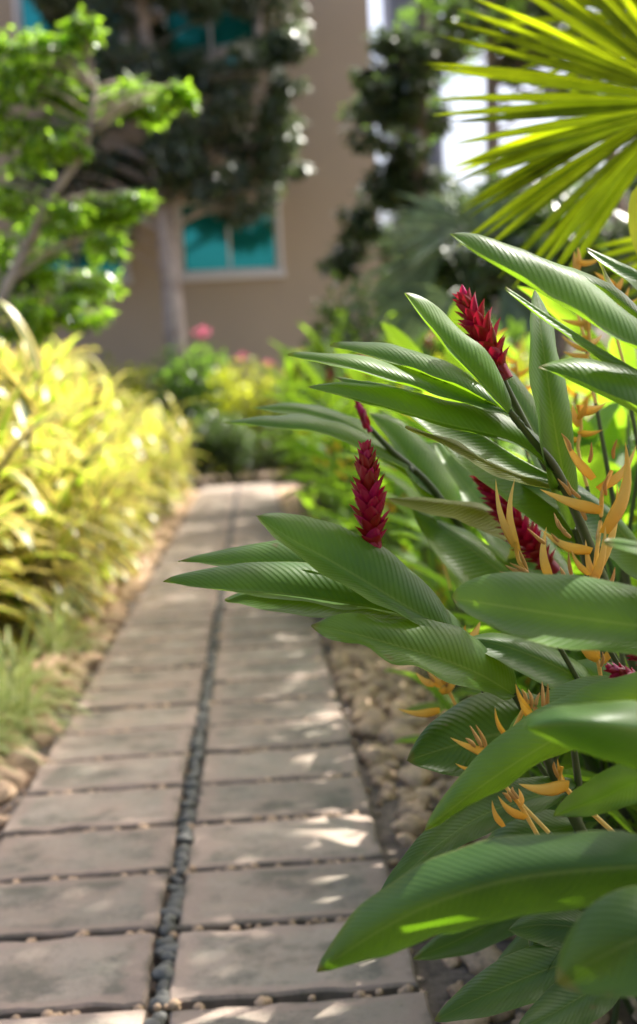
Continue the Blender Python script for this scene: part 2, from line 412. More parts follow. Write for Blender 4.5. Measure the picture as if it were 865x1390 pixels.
SG = stone_mesh('chip', 40, M['stone'])
import bmesh
def lowstone(seed):
    bm = bmesh.new(); bmesh.ops.create_icosphere(bm, subdivisions=1, radius=.5)
    me = bpy.data.meshes.new('chip'); bm.to_mesh(me); bm.free(); return me
stone_stuff('gravel', [lowstone(1)], gs+[(random.uniform(-.9, .7), random.uniform(2.4, 7), .012, random.uniform(.012, .03)) for _ in range(1200)], M['stone'], 'small tan gravel between the slabs', 'gravel')

# ------------------------------------------------------------------ ginger plants in front
def prof(s, a=.72, b=.62):
    k = a/(a+b); return (s**a)*((1-s)**b)/((k**a)*((1-k)**b))

def pix(p):
    q = CAMROT.transposed() @ (Vector(p)-Vector((0, 0, H)))
    return Vector((432.5+FPX*q.x/-q.z, 695-FPX*q.y/-q.z, -q.z))

CR = CAMROT @ Vector((1, 0, 0)); CU = CAMROT @ Vector((0, 1, 0)); CB = CAMROT @ Vector((0, 0, -1))

def leaf_at(name, parent, mid, wa, wb, w=.052, sa=1, sb=-1, mat='ginger', wave=1.0, a=.75, b=.62, roll=1.25):
    """mid: tip -> base as (px,py,depth); wa / wb: how wide the blade shows above / below its midrib"""
    P = crom([at(*q) for q in mid], 46)
    P.reverse()                                   # base -> tip
    n = len(P)-1; NV = 9
    seed = random.uniform(0, 50)
    L = [0]
    for i in range(n): L.append(L[-1]+(P[i+1]-P[i]).length)
    rows = []; uvs = []
    for i, p in enumerate(P):
        s = L[i]/L[-1]
        t = (P[min(i+1, n)]-P[max(i-1, 0)]).normalized()
        tx, ty = t.dot(CR), t.dot(CU)
        l = math.hypot(tx, ty)
        # screen perpendicular, 'above' for a leaf that points left
        pa = (CR*(ty)+CU*(-tx))/max(l, 1e-4)
        dep = (p-Vector((0, 0, H))).dot(CB)
        f = prof(max(s, .0001), a, max(b, .5)+.16) if s < .9999 else 0
        row = []; uv = []
        for j in range(-NV, NV+1):
            v = j/NV; side = 1 if v >= 0 else -1
            wp = (wa if side > 0 else wb)*dep/FPX
            wt = max(w, wp*1.3)
            dd = math.sqrt(max(wt*wt-wp*wp, 0))*(sa if side > 0 else sb)
            av = abs(v)
            rp = noise.noise(Vector((L[i]*16, side*3+seed, av)))*.007*wave*av**2+noise.noise(Vector((L[i]*55, side*3+seed, 0)))*.0008*wave*av**3
            rim = 1+noise.noise(Vector((L[i]*22, side*7+seed, 4)))*.05*wave
            bulge = 0
            q = p+pa*side*(wp*f*math.sin(av*roll)/math.sin(roll)*rim)+CB*(dd*f*(1-math.cos(av*roll))/(1-math.cos(roll)))
            # bulge and ripple across the blade
            nn = (pa*side*wp+CB*dd).cross(t)
            nn = nn.normalized()*side if nn.length > 1e-6 else CB
            q += nn*(bulge*(-1)+rp)
            row.append(q); uv.append((L[i]-L[-1], v))
        rows.append(row); uvs.append(uv)
    m = MB(); m.grid(rows, uvs)
    # midrib ridge underneath, real thickness
    o = m.build(name, M[mat], parent)
    return o, P[0]

def bract_cone(m, base, top, r, n=64, blen=.034, open_=.5, seed=0, shape=None):
    base, top = Vector(base), Vector(top)
    ax = (top-base); Lx = ax.length; ax.normalize()
    u = ax.cross(Vector((.2, 1, .1))).normalized(); v = ax.cross(u)
    rnd = random.Random(seed)
    m.tube([base-ax*.01, base+ax*Lx*.5, base+ax*Lx*.9], [r*.45, r*.35, r*.12], 8)
    for k in range(n):
        s = (k+.5)/n
        th = k*2.39996+rnd.uniform(-.15, .15)
        env = math.sin(min(1, (s*1.25+.28))*PI*.5)*(1-max(0, s-.25)/.75*.72) if shape is None else shape(s)
        rad = u*math.cos(th)+v*math.sin(th)
        tan = ax.cross(rad)
        c = base+ax*(Lx*s*.93-.006)+rad*r*.34*env
        out = open_*(1-s*.75)+rnd.uniform(-.12, .12)
        bl = blen*(.8+.35*math.sin(s*PI))*rnd.uniform(.85, 1.15)
        rr = r*env
        bw = .0120*(1-.45*s)*rnd.uniform(.9, 1.15)*blen/.034
        rows = []; uvs = []
        for i in range(7):
            q = i/6
            f = max(math.sin(PI*min(1, q*.82+.18)), .0)**.6 if q < .99 else .02
            # runs up the axis, hugging, then flares at the tip
            cen = c+ax*bl*q*(1-.25*out*q)+rad*(rr*.62*math.sin(min(q*1.3, 1)*PI/2)*(.55+.45*q)+out*.014*q*q*blen/.034)
            row = []
            for j in range(5):
                vv = (j-2)/2
                row.append(cen+tan*vv*bw*f-rad*(vv*vv)*bw*.75*f)
            rows.append(row); uvs.append([(q*.03, (j-2)/2) for j in range(5)])
        m.grid(rows, uvs)

def polyline_nearest(pts, p):
    best = None
    for i in range(len(pts)-1):
        a, b = pts[i], pts[i+1]; ab = b-a
        t = max(0, min(1, (p-a).dot(ab)/max(ab.length_squared, 1e-9))); q = a+ab*t
        d = (p-q).length
        if best is None or d < best[0]: best = (d, q, i+t, ab.normalized())
    return best

def shoot(label, stem, leaves, flower=None, r0=.011, r1=.0042, bud=None, group='red ginger shoots in the foreground', mat=None):
    """stem: ground point then pixel points; leaves: dicts"""
    g = Vector(stem[0])
    root = empty('ginger_plant', g)
    tag(root, label, 'ginger plant', group)
    ctrl = [g]+[at(*q) for q in stem[1:]]
    P = crom(ctrl, 40)
    m = MB(); m.tube(P, [r0+(r1-r0)*i/40 for i in range(41)], 10)
    for lf in leaves:
        if mat and 'mat' not in lf: lf = dict(lf, mat=mat)
        o, b = leaf_at('leaf', root, **lf)
        d, q, k, tdir = polyline_nearest(P, b)
        if d > .004:
            k2 = max(0, int(k)-2)
            low = P[k2]
            m.tube(crom([b, b*.5+q*.5+(q-low)*.15, q*.6+low*.4], 8), [.0035+.0004*i for i in range(9)], 6)
    m.build('stem', M['stem'], root)
    if flower:
        fm = MB(); bract_cone(fm, *flower['axis'], flower['r'], n=flower.get('n', 64), seed=flower.get('seed', 1), blen=flower.get('bl', .034), open_=flower.get('open', .5))
        fm.build('flower_spike', M['red'], root)
    return root

shoot('ginger shoot with upright crimson flower spike leaning out over the path',
      [(.80, 2.25, 0), (800, 1150, 2.12), (700, 940, 2.04), (600, 852, 2.0), (530, 800, 1.985), (506, 752, 1.97), (503, 735, 1.96)],
      [dict(mid=[(348, 700, 1.90), (397, 733, 1.90), (446, 760, 1.91), (505, 795, 1.92), (560, 828, 1.94), (614, 857, 1.96)], wa=52, wb=17, w=.056, a=.62, b=.5),
       dict(mid=[(222, 790, 1.98), (300, 800, 1.96), (380, 806, 1.955), (460, 817, 1.955), (540, 832, 1.96), (630, 862, 1.99)], wa=46, wb=3, w=.05, a=.6, b=.6),
       dict(mid=[(242, 762, 2.08), (310, 765, 2.05), (380, 766, 2.03), (450, 775, 2.02), (540, 800, 2.01), (620, 850, 2.01)], wa=32, wb=3, a=.9, b=.7),
       dict(mid=[(306, 816, 2.06), (340, 806, 2.05), (420, 808, 2.03), (500, 814, 2.02), (570, 830, 2.01), (640, 870, 2.02)], wa=5, wb=27, a=.7, b=.45),
       dict(mid=[(423, 848, 1.85), (480, 860, 1.86), (540, 877, 1.88), (595, 893, 1.91), (650, 915, 1.96), (700, 944, 2.02)], wa=46, wb=24, w=.054, a=.55, b=.62, wave=2.2),
       dict(mid=[(633, 866, 1.99), (690, 878, 1.99), (750, 902, 2.0), (800, 930, 2.02), (840, 960, 2.05)], wa=20, wb=30, a=.5, b=.5),
       ],
      flower=dict(axis=(at(507, 748, 1.96), at(496, 604, 1.95)), r=.031, n=70, seed=4))
shoot('ginger shoot whose tall folded leaf stands left of the upper crimson flower',
      [(.95, 2.5, 0), (860, 900, 2.2), (800, 740, 2.08), (757, 641, 2.0), (722, 596, 1.97), (692, 558, 1.94)],
      [dict(mid=[(549, 398, 1.92), (562, 412, 1.915), (600, 458, 1.91), (649, 512, 1.92), (692, 560, 1.94)], wa=34, wb=11, w=.045, a=.5, b=.45),
       dict(mid=[(391, 483, 2.02), (460, 494, 2.0), (540, 517, 1.99), (620, 542, 1.98), (694, 562, 1.96)], wa=25, wb=7, w=.045),
       dict(mid=[(448, 469, 2.1), (530, 490, 2.06), (610, 520, 2.02), (694, 562, 1.98)], wa=28, wb=4, w=.045),
       dict(mid=[(418, 525, 1.98), (500, 545, 1.97), (600, 574, 1.97), (700, 600, 1.98), (760, 645, 2.01)], wa=36, wb=8, w=.05, a=.6, b=.55),
       dict(mid=[(550, 580, 2.0), (610, 600, 2.0), (680, 636, 2.02), (760, 664, 2.03)], wa=6, wb=13, w=.03, mat='ginger_yellow', a=.5, b=.4),
       dict(mid=[(455, 512, 2.2), (540, 528, 2.15), (620, 570, 2.1), (700, 620, 2.05), (765, 655, 2.03)], wa=6, wb=34, w=.05)])
shoot('ginger shoot with a crimson spike half hidden behind a tall folded leaf',
      [(.9, 2.7, 0), (850, 1000, 2.35), (790, 740, 2.2), (735, 620, 2.14), (690, 530, 2.08), (678, 500, 2.06)],
      [dict(mid=[(726, 392, 2.05), (737, 470, 1.99), (750, 560, 1.98), (764, 640, 2.02), (780, 720, 2.1)], wa=30, wb=28, w=.05, a=.6, b=.3),
       dict(mid=[(570, 560, 2.3), (640, 590, 2.25), (720, 650, 2.22), (790, 740, 2.2)], wa=10, wb=50, w=.055),
       dict(mid=[(650, 470, 2.35), (700, 540, 2.3), (745, 620, 2.25), (790, 720, 2.2)], wa=30, wb=30, w=.055)],
      flower=dict(axis=(at(682, 508, 2.06), at(628, 400, 2.07)), r=.031, n=50, seed=9, open=.95, bl=.040))
shoot('ginger shoot with long sweeping leaves crossing the upper right above golden heliconias',
      [(1.05, 1.9, 0), (985, 900, 1.88), (960, 700, 1.82), (945, 560, 1.79), (938, 505, 1.78)],
      [dict(mid=[(612, 317, 1.72), (655, 346, 1.70), (710, 378, 1.69), (775, 416, 1.70), (860, 468, 1.72), (940, 515, 1.78)], wa=50, wb=14, w=.056, a=.75, b=.42),
       dict(mid=[(686, 390, 1.80), (760, 438, 1.79), (830, 482, 1.79), (940, 545, 1.79)], wa=4, wb=20, w=.04),
       dict(mid=[(706, 345, 1.98), (770, 375, 1.92), (840, 412, 1.88), (940, 510, 1.80)], wa=24, wb=5, w=.045),
       dict(mid=[(796, 337, 1.86), (835, 358, 1.84), (880, 385, 1.82), (940, 470, 1.80)], wa=14, wb=26, w=.045),
       dict(mid=[(814, 352, 2.0), (828, 385, 1.98), (860, 430, 1.9), (930, 520, 1.82)], wa=14, wb=14, w=.04, mat='ginger_yellow'),
       dict(mid=[(732, 497, 1.72), (790, 524, 1.71), (865, 560, 1.72), (950, 605, 1.8)], wa=60, wb=4, w=.056, a=.7, b=.55)])
shoot('ginger shoot with a broad blurred leaf and a sunlit bright green leaf',
      [(.98, 1.5, 0), (1000, 1150, 1.52), (990, 990, 1.52), (985, 860, 1.52), (980, 760, 1.52)],
      [dict(mid=[(614, 812, 1.66), (690, 824, 1.60), (780, 838, 1.56), (870, 850, 1.53), (985, 865, 1.52)], wa=56, wb=40, w=.056, a=.6, b=.5),
       dict(mid=[(712, 988, 1.38), (780, 982, 1.34), (865, 990, 1.35), (990, 1010, 1.45)], wa=26, wb=60, w=.06, a=.6, b=.55, sb=1),
       dict(mid=[(574, 1129, 1.72), (650, 1070, 1.69), (745, 1008, 1.67), (840, 962, 1.64), (990, 900, 1.53)], wa=38, wb=32, w=.05, a=.7, b=.6, sb=1),
       dict(mid=[(820, 734, 1.55), (870, 742, 1.53), (980, 765, 1.52)], wa=8, wb=10, w=.03)])
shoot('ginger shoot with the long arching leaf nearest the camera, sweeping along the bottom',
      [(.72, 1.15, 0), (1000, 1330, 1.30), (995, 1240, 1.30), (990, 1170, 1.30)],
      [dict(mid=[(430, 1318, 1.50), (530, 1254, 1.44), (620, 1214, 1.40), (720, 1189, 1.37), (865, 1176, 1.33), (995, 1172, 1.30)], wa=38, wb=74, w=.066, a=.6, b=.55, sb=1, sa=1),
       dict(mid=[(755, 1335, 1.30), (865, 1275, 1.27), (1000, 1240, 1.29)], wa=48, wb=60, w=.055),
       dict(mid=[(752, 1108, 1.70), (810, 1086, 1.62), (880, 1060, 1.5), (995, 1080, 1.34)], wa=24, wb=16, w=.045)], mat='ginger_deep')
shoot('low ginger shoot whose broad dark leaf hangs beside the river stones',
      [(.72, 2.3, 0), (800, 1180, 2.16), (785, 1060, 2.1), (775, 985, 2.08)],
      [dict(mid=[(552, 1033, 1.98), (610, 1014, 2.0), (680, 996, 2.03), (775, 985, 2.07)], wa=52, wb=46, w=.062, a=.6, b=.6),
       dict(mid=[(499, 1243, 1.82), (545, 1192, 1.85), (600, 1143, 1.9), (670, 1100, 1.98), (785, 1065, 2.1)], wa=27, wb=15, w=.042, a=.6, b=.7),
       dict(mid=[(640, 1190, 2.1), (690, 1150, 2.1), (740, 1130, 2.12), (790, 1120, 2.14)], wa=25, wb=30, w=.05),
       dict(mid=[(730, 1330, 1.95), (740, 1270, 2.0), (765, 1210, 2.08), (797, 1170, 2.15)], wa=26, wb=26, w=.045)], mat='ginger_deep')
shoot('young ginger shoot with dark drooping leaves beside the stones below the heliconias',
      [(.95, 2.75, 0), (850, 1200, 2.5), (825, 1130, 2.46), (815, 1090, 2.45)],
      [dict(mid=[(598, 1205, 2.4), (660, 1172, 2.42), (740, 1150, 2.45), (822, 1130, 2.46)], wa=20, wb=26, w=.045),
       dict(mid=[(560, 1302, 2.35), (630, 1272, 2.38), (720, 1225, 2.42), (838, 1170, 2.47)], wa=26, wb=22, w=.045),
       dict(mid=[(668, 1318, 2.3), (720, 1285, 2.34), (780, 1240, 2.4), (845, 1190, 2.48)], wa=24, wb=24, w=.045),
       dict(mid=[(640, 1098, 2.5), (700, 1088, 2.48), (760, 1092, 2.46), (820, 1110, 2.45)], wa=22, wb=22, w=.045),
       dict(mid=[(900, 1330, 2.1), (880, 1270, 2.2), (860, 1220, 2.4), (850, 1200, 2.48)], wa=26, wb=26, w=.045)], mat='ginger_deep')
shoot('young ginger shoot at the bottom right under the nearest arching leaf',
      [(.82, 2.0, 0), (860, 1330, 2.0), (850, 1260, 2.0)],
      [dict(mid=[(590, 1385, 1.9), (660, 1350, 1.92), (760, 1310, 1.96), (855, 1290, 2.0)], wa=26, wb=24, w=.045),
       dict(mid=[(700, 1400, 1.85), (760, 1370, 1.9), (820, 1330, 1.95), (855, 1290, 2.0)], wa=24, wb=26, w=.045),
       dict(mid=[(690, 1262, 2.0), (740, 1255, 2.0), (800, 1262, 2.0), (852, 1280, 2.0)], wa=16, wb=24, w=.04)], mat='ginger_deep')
shoot('ginger shoot with a closed dark red bud and leaves over the path end',
      [(.95, 3.0, 0), (700, 850, 2.75), (600, 680, 2.6), (530, 610, 2.5), (500, 578, 2.46)],
      [dict(mid=[(305, 575, 2.42), (380, 581, 2.42), (450, 592, 2.43), (560, 640, 2.53)], wa=26, wb=3, w=.055),
       dict(mid=[(340, 553, 2.6), (420, 560, 2.58), (490, 590, 2.56), (600, 680, 2.6)], wa=16, wb=12, w=.05),
       dict(mid=[(526, 676, 2.3), (590, 682, 2.32), (660, 695, 2.38), (720, 730, 2.5), (690, 830, 2.74)], wa=10, wb=32, w=.055, mat='ginger_yellow', a=.5, b=.5),
       dict(mid=[(500, 560, 2.62), (540, 600, 2.6), (590, 680, 2.6), (640, 760, 2.66)], wa=40, wb=16, w=.07)],
      flower=dict(axis=(at(500, 580, 2.46), at(486, 548, 2.46)), r=.011, n=14, seed=3, bl=.026, open=.1))
shoot('ginger shoot whose long crimson flower lies tilted behind the golden heliconias',
      [(1.0, 2.9, 0), (860, 950, 2.5), (790, 830, 2.42), (748, 772, 2.36)],
      [dict(mid=[(690, 640, 2.25), (760, 660, 2.2), (830, 706, 2.2), (900, 800, 2.3)], wa=18, wb=40, w=.055),
       dict(mid=[(560, 690, 2.6), (620, 730, 2.55), (700, 790, 2.5), (790, 850, 2.44)], wa=20, wb=46, w=.06),
       dict(mid=[(590, 600, 2.75), (650, 680, 2.65), (720, 760, 2.55), (800, 850, 2.46)], wa=50, wb=30, w=.065)],
      flower=dict(axis=(at(748, 772, 2.36), at(645, 640, 2.36)), r=.036, n=90, seed=12, bl=.034, open=.8))
shoot('ginger shoot with a small crimson flower just showing at the right edge',
      [(1.0, 2.1, 0), (960, 1100, 1.95), (930, 960, 1.9), (905, 905, 1.88)],
      [dict(mid=[(770, 900, 2.1), (830, 930, 2.0), (900, 980, 1.95), (950, 1060, 1.95)], wa=30, wb=30, w=.05)],
      flower=dict(axis=(at(905, 905, 1.88), at(850, 870, 1.88)), r=.022, n=36, seed=21))
shoot('small young ginger shoot with a red bract just above the bright green leaf',
      [(.9, 1.8, 0), (980, 1200, 1.8), (930, 1000, 1.78), (880, 935, 1.78)],
      [dict(mid=[(690, 1000, 1.9), (760, 960, 1.86), (830, 940, 1.82), (900, 935, 1.8)], wa=20, wb=32, w=.05, a=.6, b=.5)],
      flower=dict(axis=(at(885, 935, 1.78), at(838, 912, 1.78)), r=.014, n=24, seed=22))

# ------------------------------------------------------------------ golden heliconias in front
def boat(m, tip, base, w, cup=.9, curl=.1, n=10):
    """folded boat shaped bract"""
    tip, base = Vector(tip), Vector(base)
    L = (tip-base).length; t = (tip-base).normalized()
    a = t.cross(CB).normalized()
    if a.dot(CU) < 0: a = -a
    rows = []; uvs = []
    for i in range(n+1):
        s = i/n
        c = base+t*L*s+a*(-math.sin(s*PI)*L*curl)
        f = (1-s)**.8*min(1, .5+s*2)*1.15 if s < 1 else 0.01
        row = []
        for j in range(9):
            v = (j-4)/4
            av = abs(v)
            row.append(c+a*(av*1.7-.85)*w*f+CB*(1 if v > 0 else -1)*math.sin(av*2.2)*w*f*.45*cup)
        rows.append(row); uvs.append([(s*L, (j-4)/4) for j in range(9)])
    m.grid(rows, uvs)

def helic(label, axis, bracts, florets, r=.0035, ground_pt=(.95, 2.2, 0)):
    root = empty('heliconia', ground_pt)
    tag(root, label, 'heliconia', 'golden heliconias among the ginger')
    P = [at(*q) for q in axis]
    # zigzag rachis, then green stem to the ground
    m = MB(); m.tube(crom(P, 24), [r*.9]*25, 8); m.build('flower_stalk', M['orange'], root)
    m = MB(); m.tube(crom([P[-1], P[-1]*.6+Vector(ground_pt)*.4+Vector((0, 0, .05)), Vector(ground_pt)], 16), [r+.0002*i for i in range(17)], 8); m.build('stem', M['stem'], root)
    for (tx, ty, bx, by, d, w) in bracts:
        m = MB(); boat(m, at(tx, ty, d+random.uniform(-.03, .03)), at(bx, by, d), w*d/FPX, curl=random.uniform(.03, .12)); m.build('bract', M['orange'], root)
    for (tx, ty, bx, by, d) in florets:
        a, b = at(tx, ty, d+random.uniform(-.02, .02)), at(bx, by, d)
        m = MB(); c = (a+b)*.5+Vector((random.uniform(-.004, .004), 0, random.uniform(-.004, .004)))
        m.tube(crom([b, c, a], 8), [.0018, .0026, .003, .003, .0027, .0023, .0018, .0012, .0004], 7); m.build('floret', M['straw'], root)
    return root
helic('golden heliconia with the tallest upright bract, at the right above the broad blurred leaf',
      [(830, 640, 1.88), (818, 668, 1.86), (816, 700, 1.87), (812, 735, 1.86), (808, 770, 1.87), (806, 800, 1.87), (815, 860, 1.88)],
      [(849, 600, 820, 724, 1.85, 13), (733, 664, 816, 693, 1.85, 11), (764, 592, 806, 650, 1.87, 9), (864, 604, 812, 664, 1.88, 9),
       (735, 719, 803, 748, 1.85, 10), (742, 715, 748, 790, 1.9, 9), (838, 655, 802, 790, 1.9, 8), (795, 732, 808, 790, 1.85, 7), (775, 745, 800, 780, 1.84, 6), (822, 714, 800, 800, 1.86, 9)],
      [(762, 588, 775, 612, 1.86), (803, 600, 800, 628, 1.86), (838, 596, 833, 622, 1.86), (757, 650, 775, 672, 1.85), (770, 651, 788, 676, 1.85), (780, 686, 796, 706, 1.85),
       (752, 696, 768, 722, 1.85), (757, 704, 775, 730, 1.85), (748, 724, 762, 740, 1.85), (826, 645, 823, 672, 1.86), (812, 715, 814, 735, 1.86), (716, 717, 740, 738, 1.86), (772, 749, 776, 782, 1.85), (760, 770, 768, 790, 1.85), (835, 770, 828, 795, 1.86)])
helic('golden heliconia with two slim upright orange bracts in front of the tilted crimson flower',
      [(700, 735, 1.93), (704, 760, 1.93), (716, 780, 1.93), (722, 810, 1.95)],
      [(673, 650, 698, 742, 1.93, 7), (699, 650, 703, 748, 1.93, 8)],
      [(678, 776, 712, 784, 1.92), (686, 767, 714, 780, 1.92), (692, 764, 718, 778, 1.92), (704, 745, 716, 776, 1.93), (676, 783, 708, 786, 1.92)], ground_pt=(.85, 2.2, 0))
helic('golden heliconia cluster with upright spikes in front of the broad dark leaf',
      [(718, 950, 1.84), (700, 985, 1.84), (690, 1010, 1.84), (668, 1025, 1.85), (680, 1060, 1.88), (745, 1130, 1.9)],
      [(611, 1001, 668, 1024, 1.80, 8), (700, 928, 720, 966, 1.82, 6), (672, 960, 688, 1000, 1.8, 5), (705, 948, 728, 975, 1.8, 8), (618, 1036, 655, 1044, 1.8, 5)],
      [(638, 985, 654, 1014, 1.8), (646, 984, 660, 1016, 1.8), (632, 1002, 646, 1014, 1.8), (736, 925, 738, 968, 1.82), (744, 928, 742, 968, 1.82), (717, 936, 722, 962, 1.82), (733, 940, 726, 968, 1.81), (708, 935, 716, 960, 1.82), (690, 995, 704, 1000, 1.8), (744, 955, 738, 975, 1.82)], ground_pt=(.8, 2.1, 0))
helic('golden heliconia with one broad open bract under the folded leaf near the bottom',
      [(762, 1040, 1.86), (760, 1055, 1.86), (770, 1072, 1.86), (800, 1100, 1.88), (838, 1135, 1.9)],
      [(704, 1064, 772, 1066, 1.85, 13), (757, 1030, 766, 1066, 1.87, 5)],
      [(752, 1034, 758, 1056, 1.86)], r=.0042, ground_pt=(.9, 2.1, 0))
helic('golden heliconia with a drooping orange bract and paired green stems low among the stems',
      [(690, 1075, 1.84), (700, 1085, 1.84), (714, 1106, 1.85), (745, 1160, 1.88)],
      [(676, 1080, 714, 1110, 1.83, 8), (668, 1086, 684, 1122, 1.84, 6), (704, 1070, 706, 1094, 1.84, 6)],
      [(690, 1072, 700, 1085, 1.83), (682, 1076, 694, 1088, 1.83), (696, 1068, 704, 1084, 1.83)], ground_pt=(.78, 2.1, 0))
helic('withered golden heliconia below the broad blurred leaf',
      [(800, 870, 1.95), (810, 892, 1.95), (815, 915, 1.95), (820, 960, 1.97)],
      [(778, 858, 812, 896, 1.94, 10), (832, 862, 818, 900, 1.95, 7), (806, 858, 812, 890, 1.95, 6)],
      [(790, 862, 806, 888, 1.94), (818, 885, 816, 905, 1.94)], ground_pt=(.95, 2.3, 0))
helic('pair of short orange heliconia bracts showing between two folded leaves',
      [(640, 868, 2.1), (636, 890, 2.1), (650, 930, 2.1)],
      [(652, 843, 638, 870, 2.1, 8), (632, 848, 632, 870, 2.1, 6), (618, 852, 628, 872, 2.1, 5)], [], ground_pt=(.8, 2.4, 0))
helic('blurred golden heliconia cluster beside the stones, below the folded leaves',
      [(600, 905, 2.35), (604, 925, 2.35), (620, 960, 2.4)],
      [(622, 918, 598, 940, 2.35, 8), (583, 910, 600, 932, 2.35, 8), (564, 912, 590, 930, 2.35, 7), (540, 962, 597, 964, 2.3, 8), (604, 908, 604, 930, 2.35, 6)],
      [(580, 908, 590, 926, 2.35), (612, 915, 606, 932, 2.35)], ground_pt=(.72, 2.6, 0))
for k, (x, y, d, lb) in enumerate([(783, 365, 2.5, 'orange heliconia tips poking up behind the long sweeping leaf'), (797, 448, 2.45, 'hanging orange heliconia between the upright leaf and the long sweeping leaf'),
                     (785, 560, 2.3, 'brownish orange heliconia right of the upright broad leaf'), (835, 395, 2.5, 'blurred orange heliconia near the right edge under a leaf'),
                     (700, 500, 2.9, 'blurred yellow orange heliconia below the upper crimson flower'), (600, 700, 3.3, 'soft golden heliconia behind the yellowing leaf'), (655, 470, 3.2, 'blurred golden heliconia behind the half hidden crimson flower')]):
    br = []; rr = random.Random(k)
    for q in range(6):
        a = rr.uniform(-1.9, 1.9); l = rr.uniform(24, 42)
        by = y-8+q*9
        br.append((x+math.sin(a)*l, by-abs(math.cos(a))*l, x+rr.uniform(-3, 3), by, d, rr.uniform(6, 9)*2.1/d))
    g = at(x+40, y, d); helic(lb, [(x, y-10, d), (x+4, y+20, d), (x, y+50, d), (x+12, y+100, d)], br, [], ground_pt=(g.x+.15, g.y+.1, 0))

# ------------------------------------------------------------------ generic leaves
def wleaf(m, base, dirv, length, hw, droop=.5, fold=.35, nl=8, nv=2, up=Vector((0, 0, 1)), a=.7, b=.6, twist=0):
    d = Vector(dirv).normalized(); p = Vector(base)
    side = d.cross(up)
    if side.length < .05: side = d.cross(Vector((1, 0, 0)))
    side.normalize()
    if twist: side = Matrix.Rotation(twist, 3, d) @ side
    rows = []; uvs = []; st = length/nl; L = -length
    for i in range(nl+1):
        s = i/nl
        nrm = side.cross(d).normalized()
        f = prof(max(s, .02), a, b) if i < nl else 0
        row = []; uv = []
        for j in range(-nv, nv+1):
            v = j/nv
            row.append(p+side*v*hw*f*math.cos(fold)+nrm*abs(v)*hw*f*math.sin(fold)); uv.append((L, v))
        rows.append(row); uvs.append(uv)
        d = (d+Vector((0, 0, -1))*droop/nl*(.5+s)).normalized()
        p = p+d*st; L += st
    m.grid(rows, uvs)

def rdir(rnd, az, el):
    return Vector((math.cos(az)*math.cos(el), math.sin(az)*math.cos(el), math.sin(el)))

def ginger_proto(seed, h, flower, mat='ginger_far', lean=.25, hw=.05):
    rnd = random.Random(seed)
    root = empty('ginger_plant', (0, 0, 0))
    az = rnd.uniform(0, 6.28)
    top = Vector((math.cos(az)*lean*h, math.sin(az)*lean*h, h))
    P = crom([Vector((0, 0, 0)), top*.5+Vector((0, 0, h*.06)), top], 14)
    m = MB(); m.tube(P, [.012-.0005*i for i in range(15)], 7); m.build('stem', M['stem'], root)
    n = rnd.randint(9, 12); a0 = rnd.uniform(0, 6.28)
    for k in range(n):
        s = .25+.75*k/(n-1)
        q = P[int(s*14)]
        a = a0+(k % 2)*PI+rnd.uniform(-.5, .5)
        m = MB(); wleaf(m, q, rdir(rnd, a, .35+.55*s+rnd.uniform(-.2, .2)), rnd.uniform(.34, .5), hw*rnd.uniform(.8, 1.1), rnd.uniform(.5, 1.3), rnd.uniform(.2, .6), 12, 3)
        m.build('leaf', M[mat], root)
    if flower:
        m = MB(); bract_cone(m, top, top+Vector((math.cos(az)*.02, math.sin(az)*.02, .13)), .028, n=46, seed=seed); m.build('flower_spike', M['red'], root)
    return root

def place(proto, used, x, y, rz, sc, label, cat, group, z=0):
    if proto not in used: o = proto; used.add(proto)
    else: o = copy_tree(proto)
    o.location = (x, y, z); o.rotation_euler = (0, 0, rz); o.scale = (sc, sc, sc)
    return tag(o, label, cat, group)
used = set()
rg = random.Random(3)
gp = [ginger_proto(i, rg.uniform(1.0, 1.3), i == 2) for i in range(4)]
for i in range(42):                                  # thicket right behind the foreground shoots
    y = rg.uniform(2.5, 4.2); x = rg.uniform(.62, .75)+rg.uniform(0, .95)*(y/3)
    place(gp[i % 4], used, x, y, rg.uniform(0, 6.28), rg.uniform(.75, 1.1), 'leafy green ginger shoot in the thicket behind the crimson flowers' if i % 4 != 2 else 'ginger shoot with a small red flower deep in the thicket', 'ginger plant', 'ginger shoots in the rear thicket' if i % 4 != 2 else 'flowering ginger shoots in the rear thicket')
for i in range(96):
    y = rg.uniform(4.3, 19); x = (.82 if y < 6.5 else .62)+rg.uniform(0, 1.0)**1.5*(y*.2)
    place(gp[i % 4], used, x, y, rg.uniform(0, 6.28), rg.uniform(.8, 1.15)+max(0, y-7)*.05, 'blurred ginger shoot in the sunny bed right of the far path' if i % 4 != 2 else 'blurred red flowered ginger in the sunny bed right of the far path', 'ginger plant', 'ginger shoots along the far path' if i % 4 != 2 else 'flowering ginger along the far path')
# the one red flower that stands out at the far left of the bed
q = at(428, 470, 8); o = place(gp[2], used, q.x, q.y, 1.2, 1.2, 'lone tall red flowered ginger at the far end of the right bed', 'ginger plant', None)

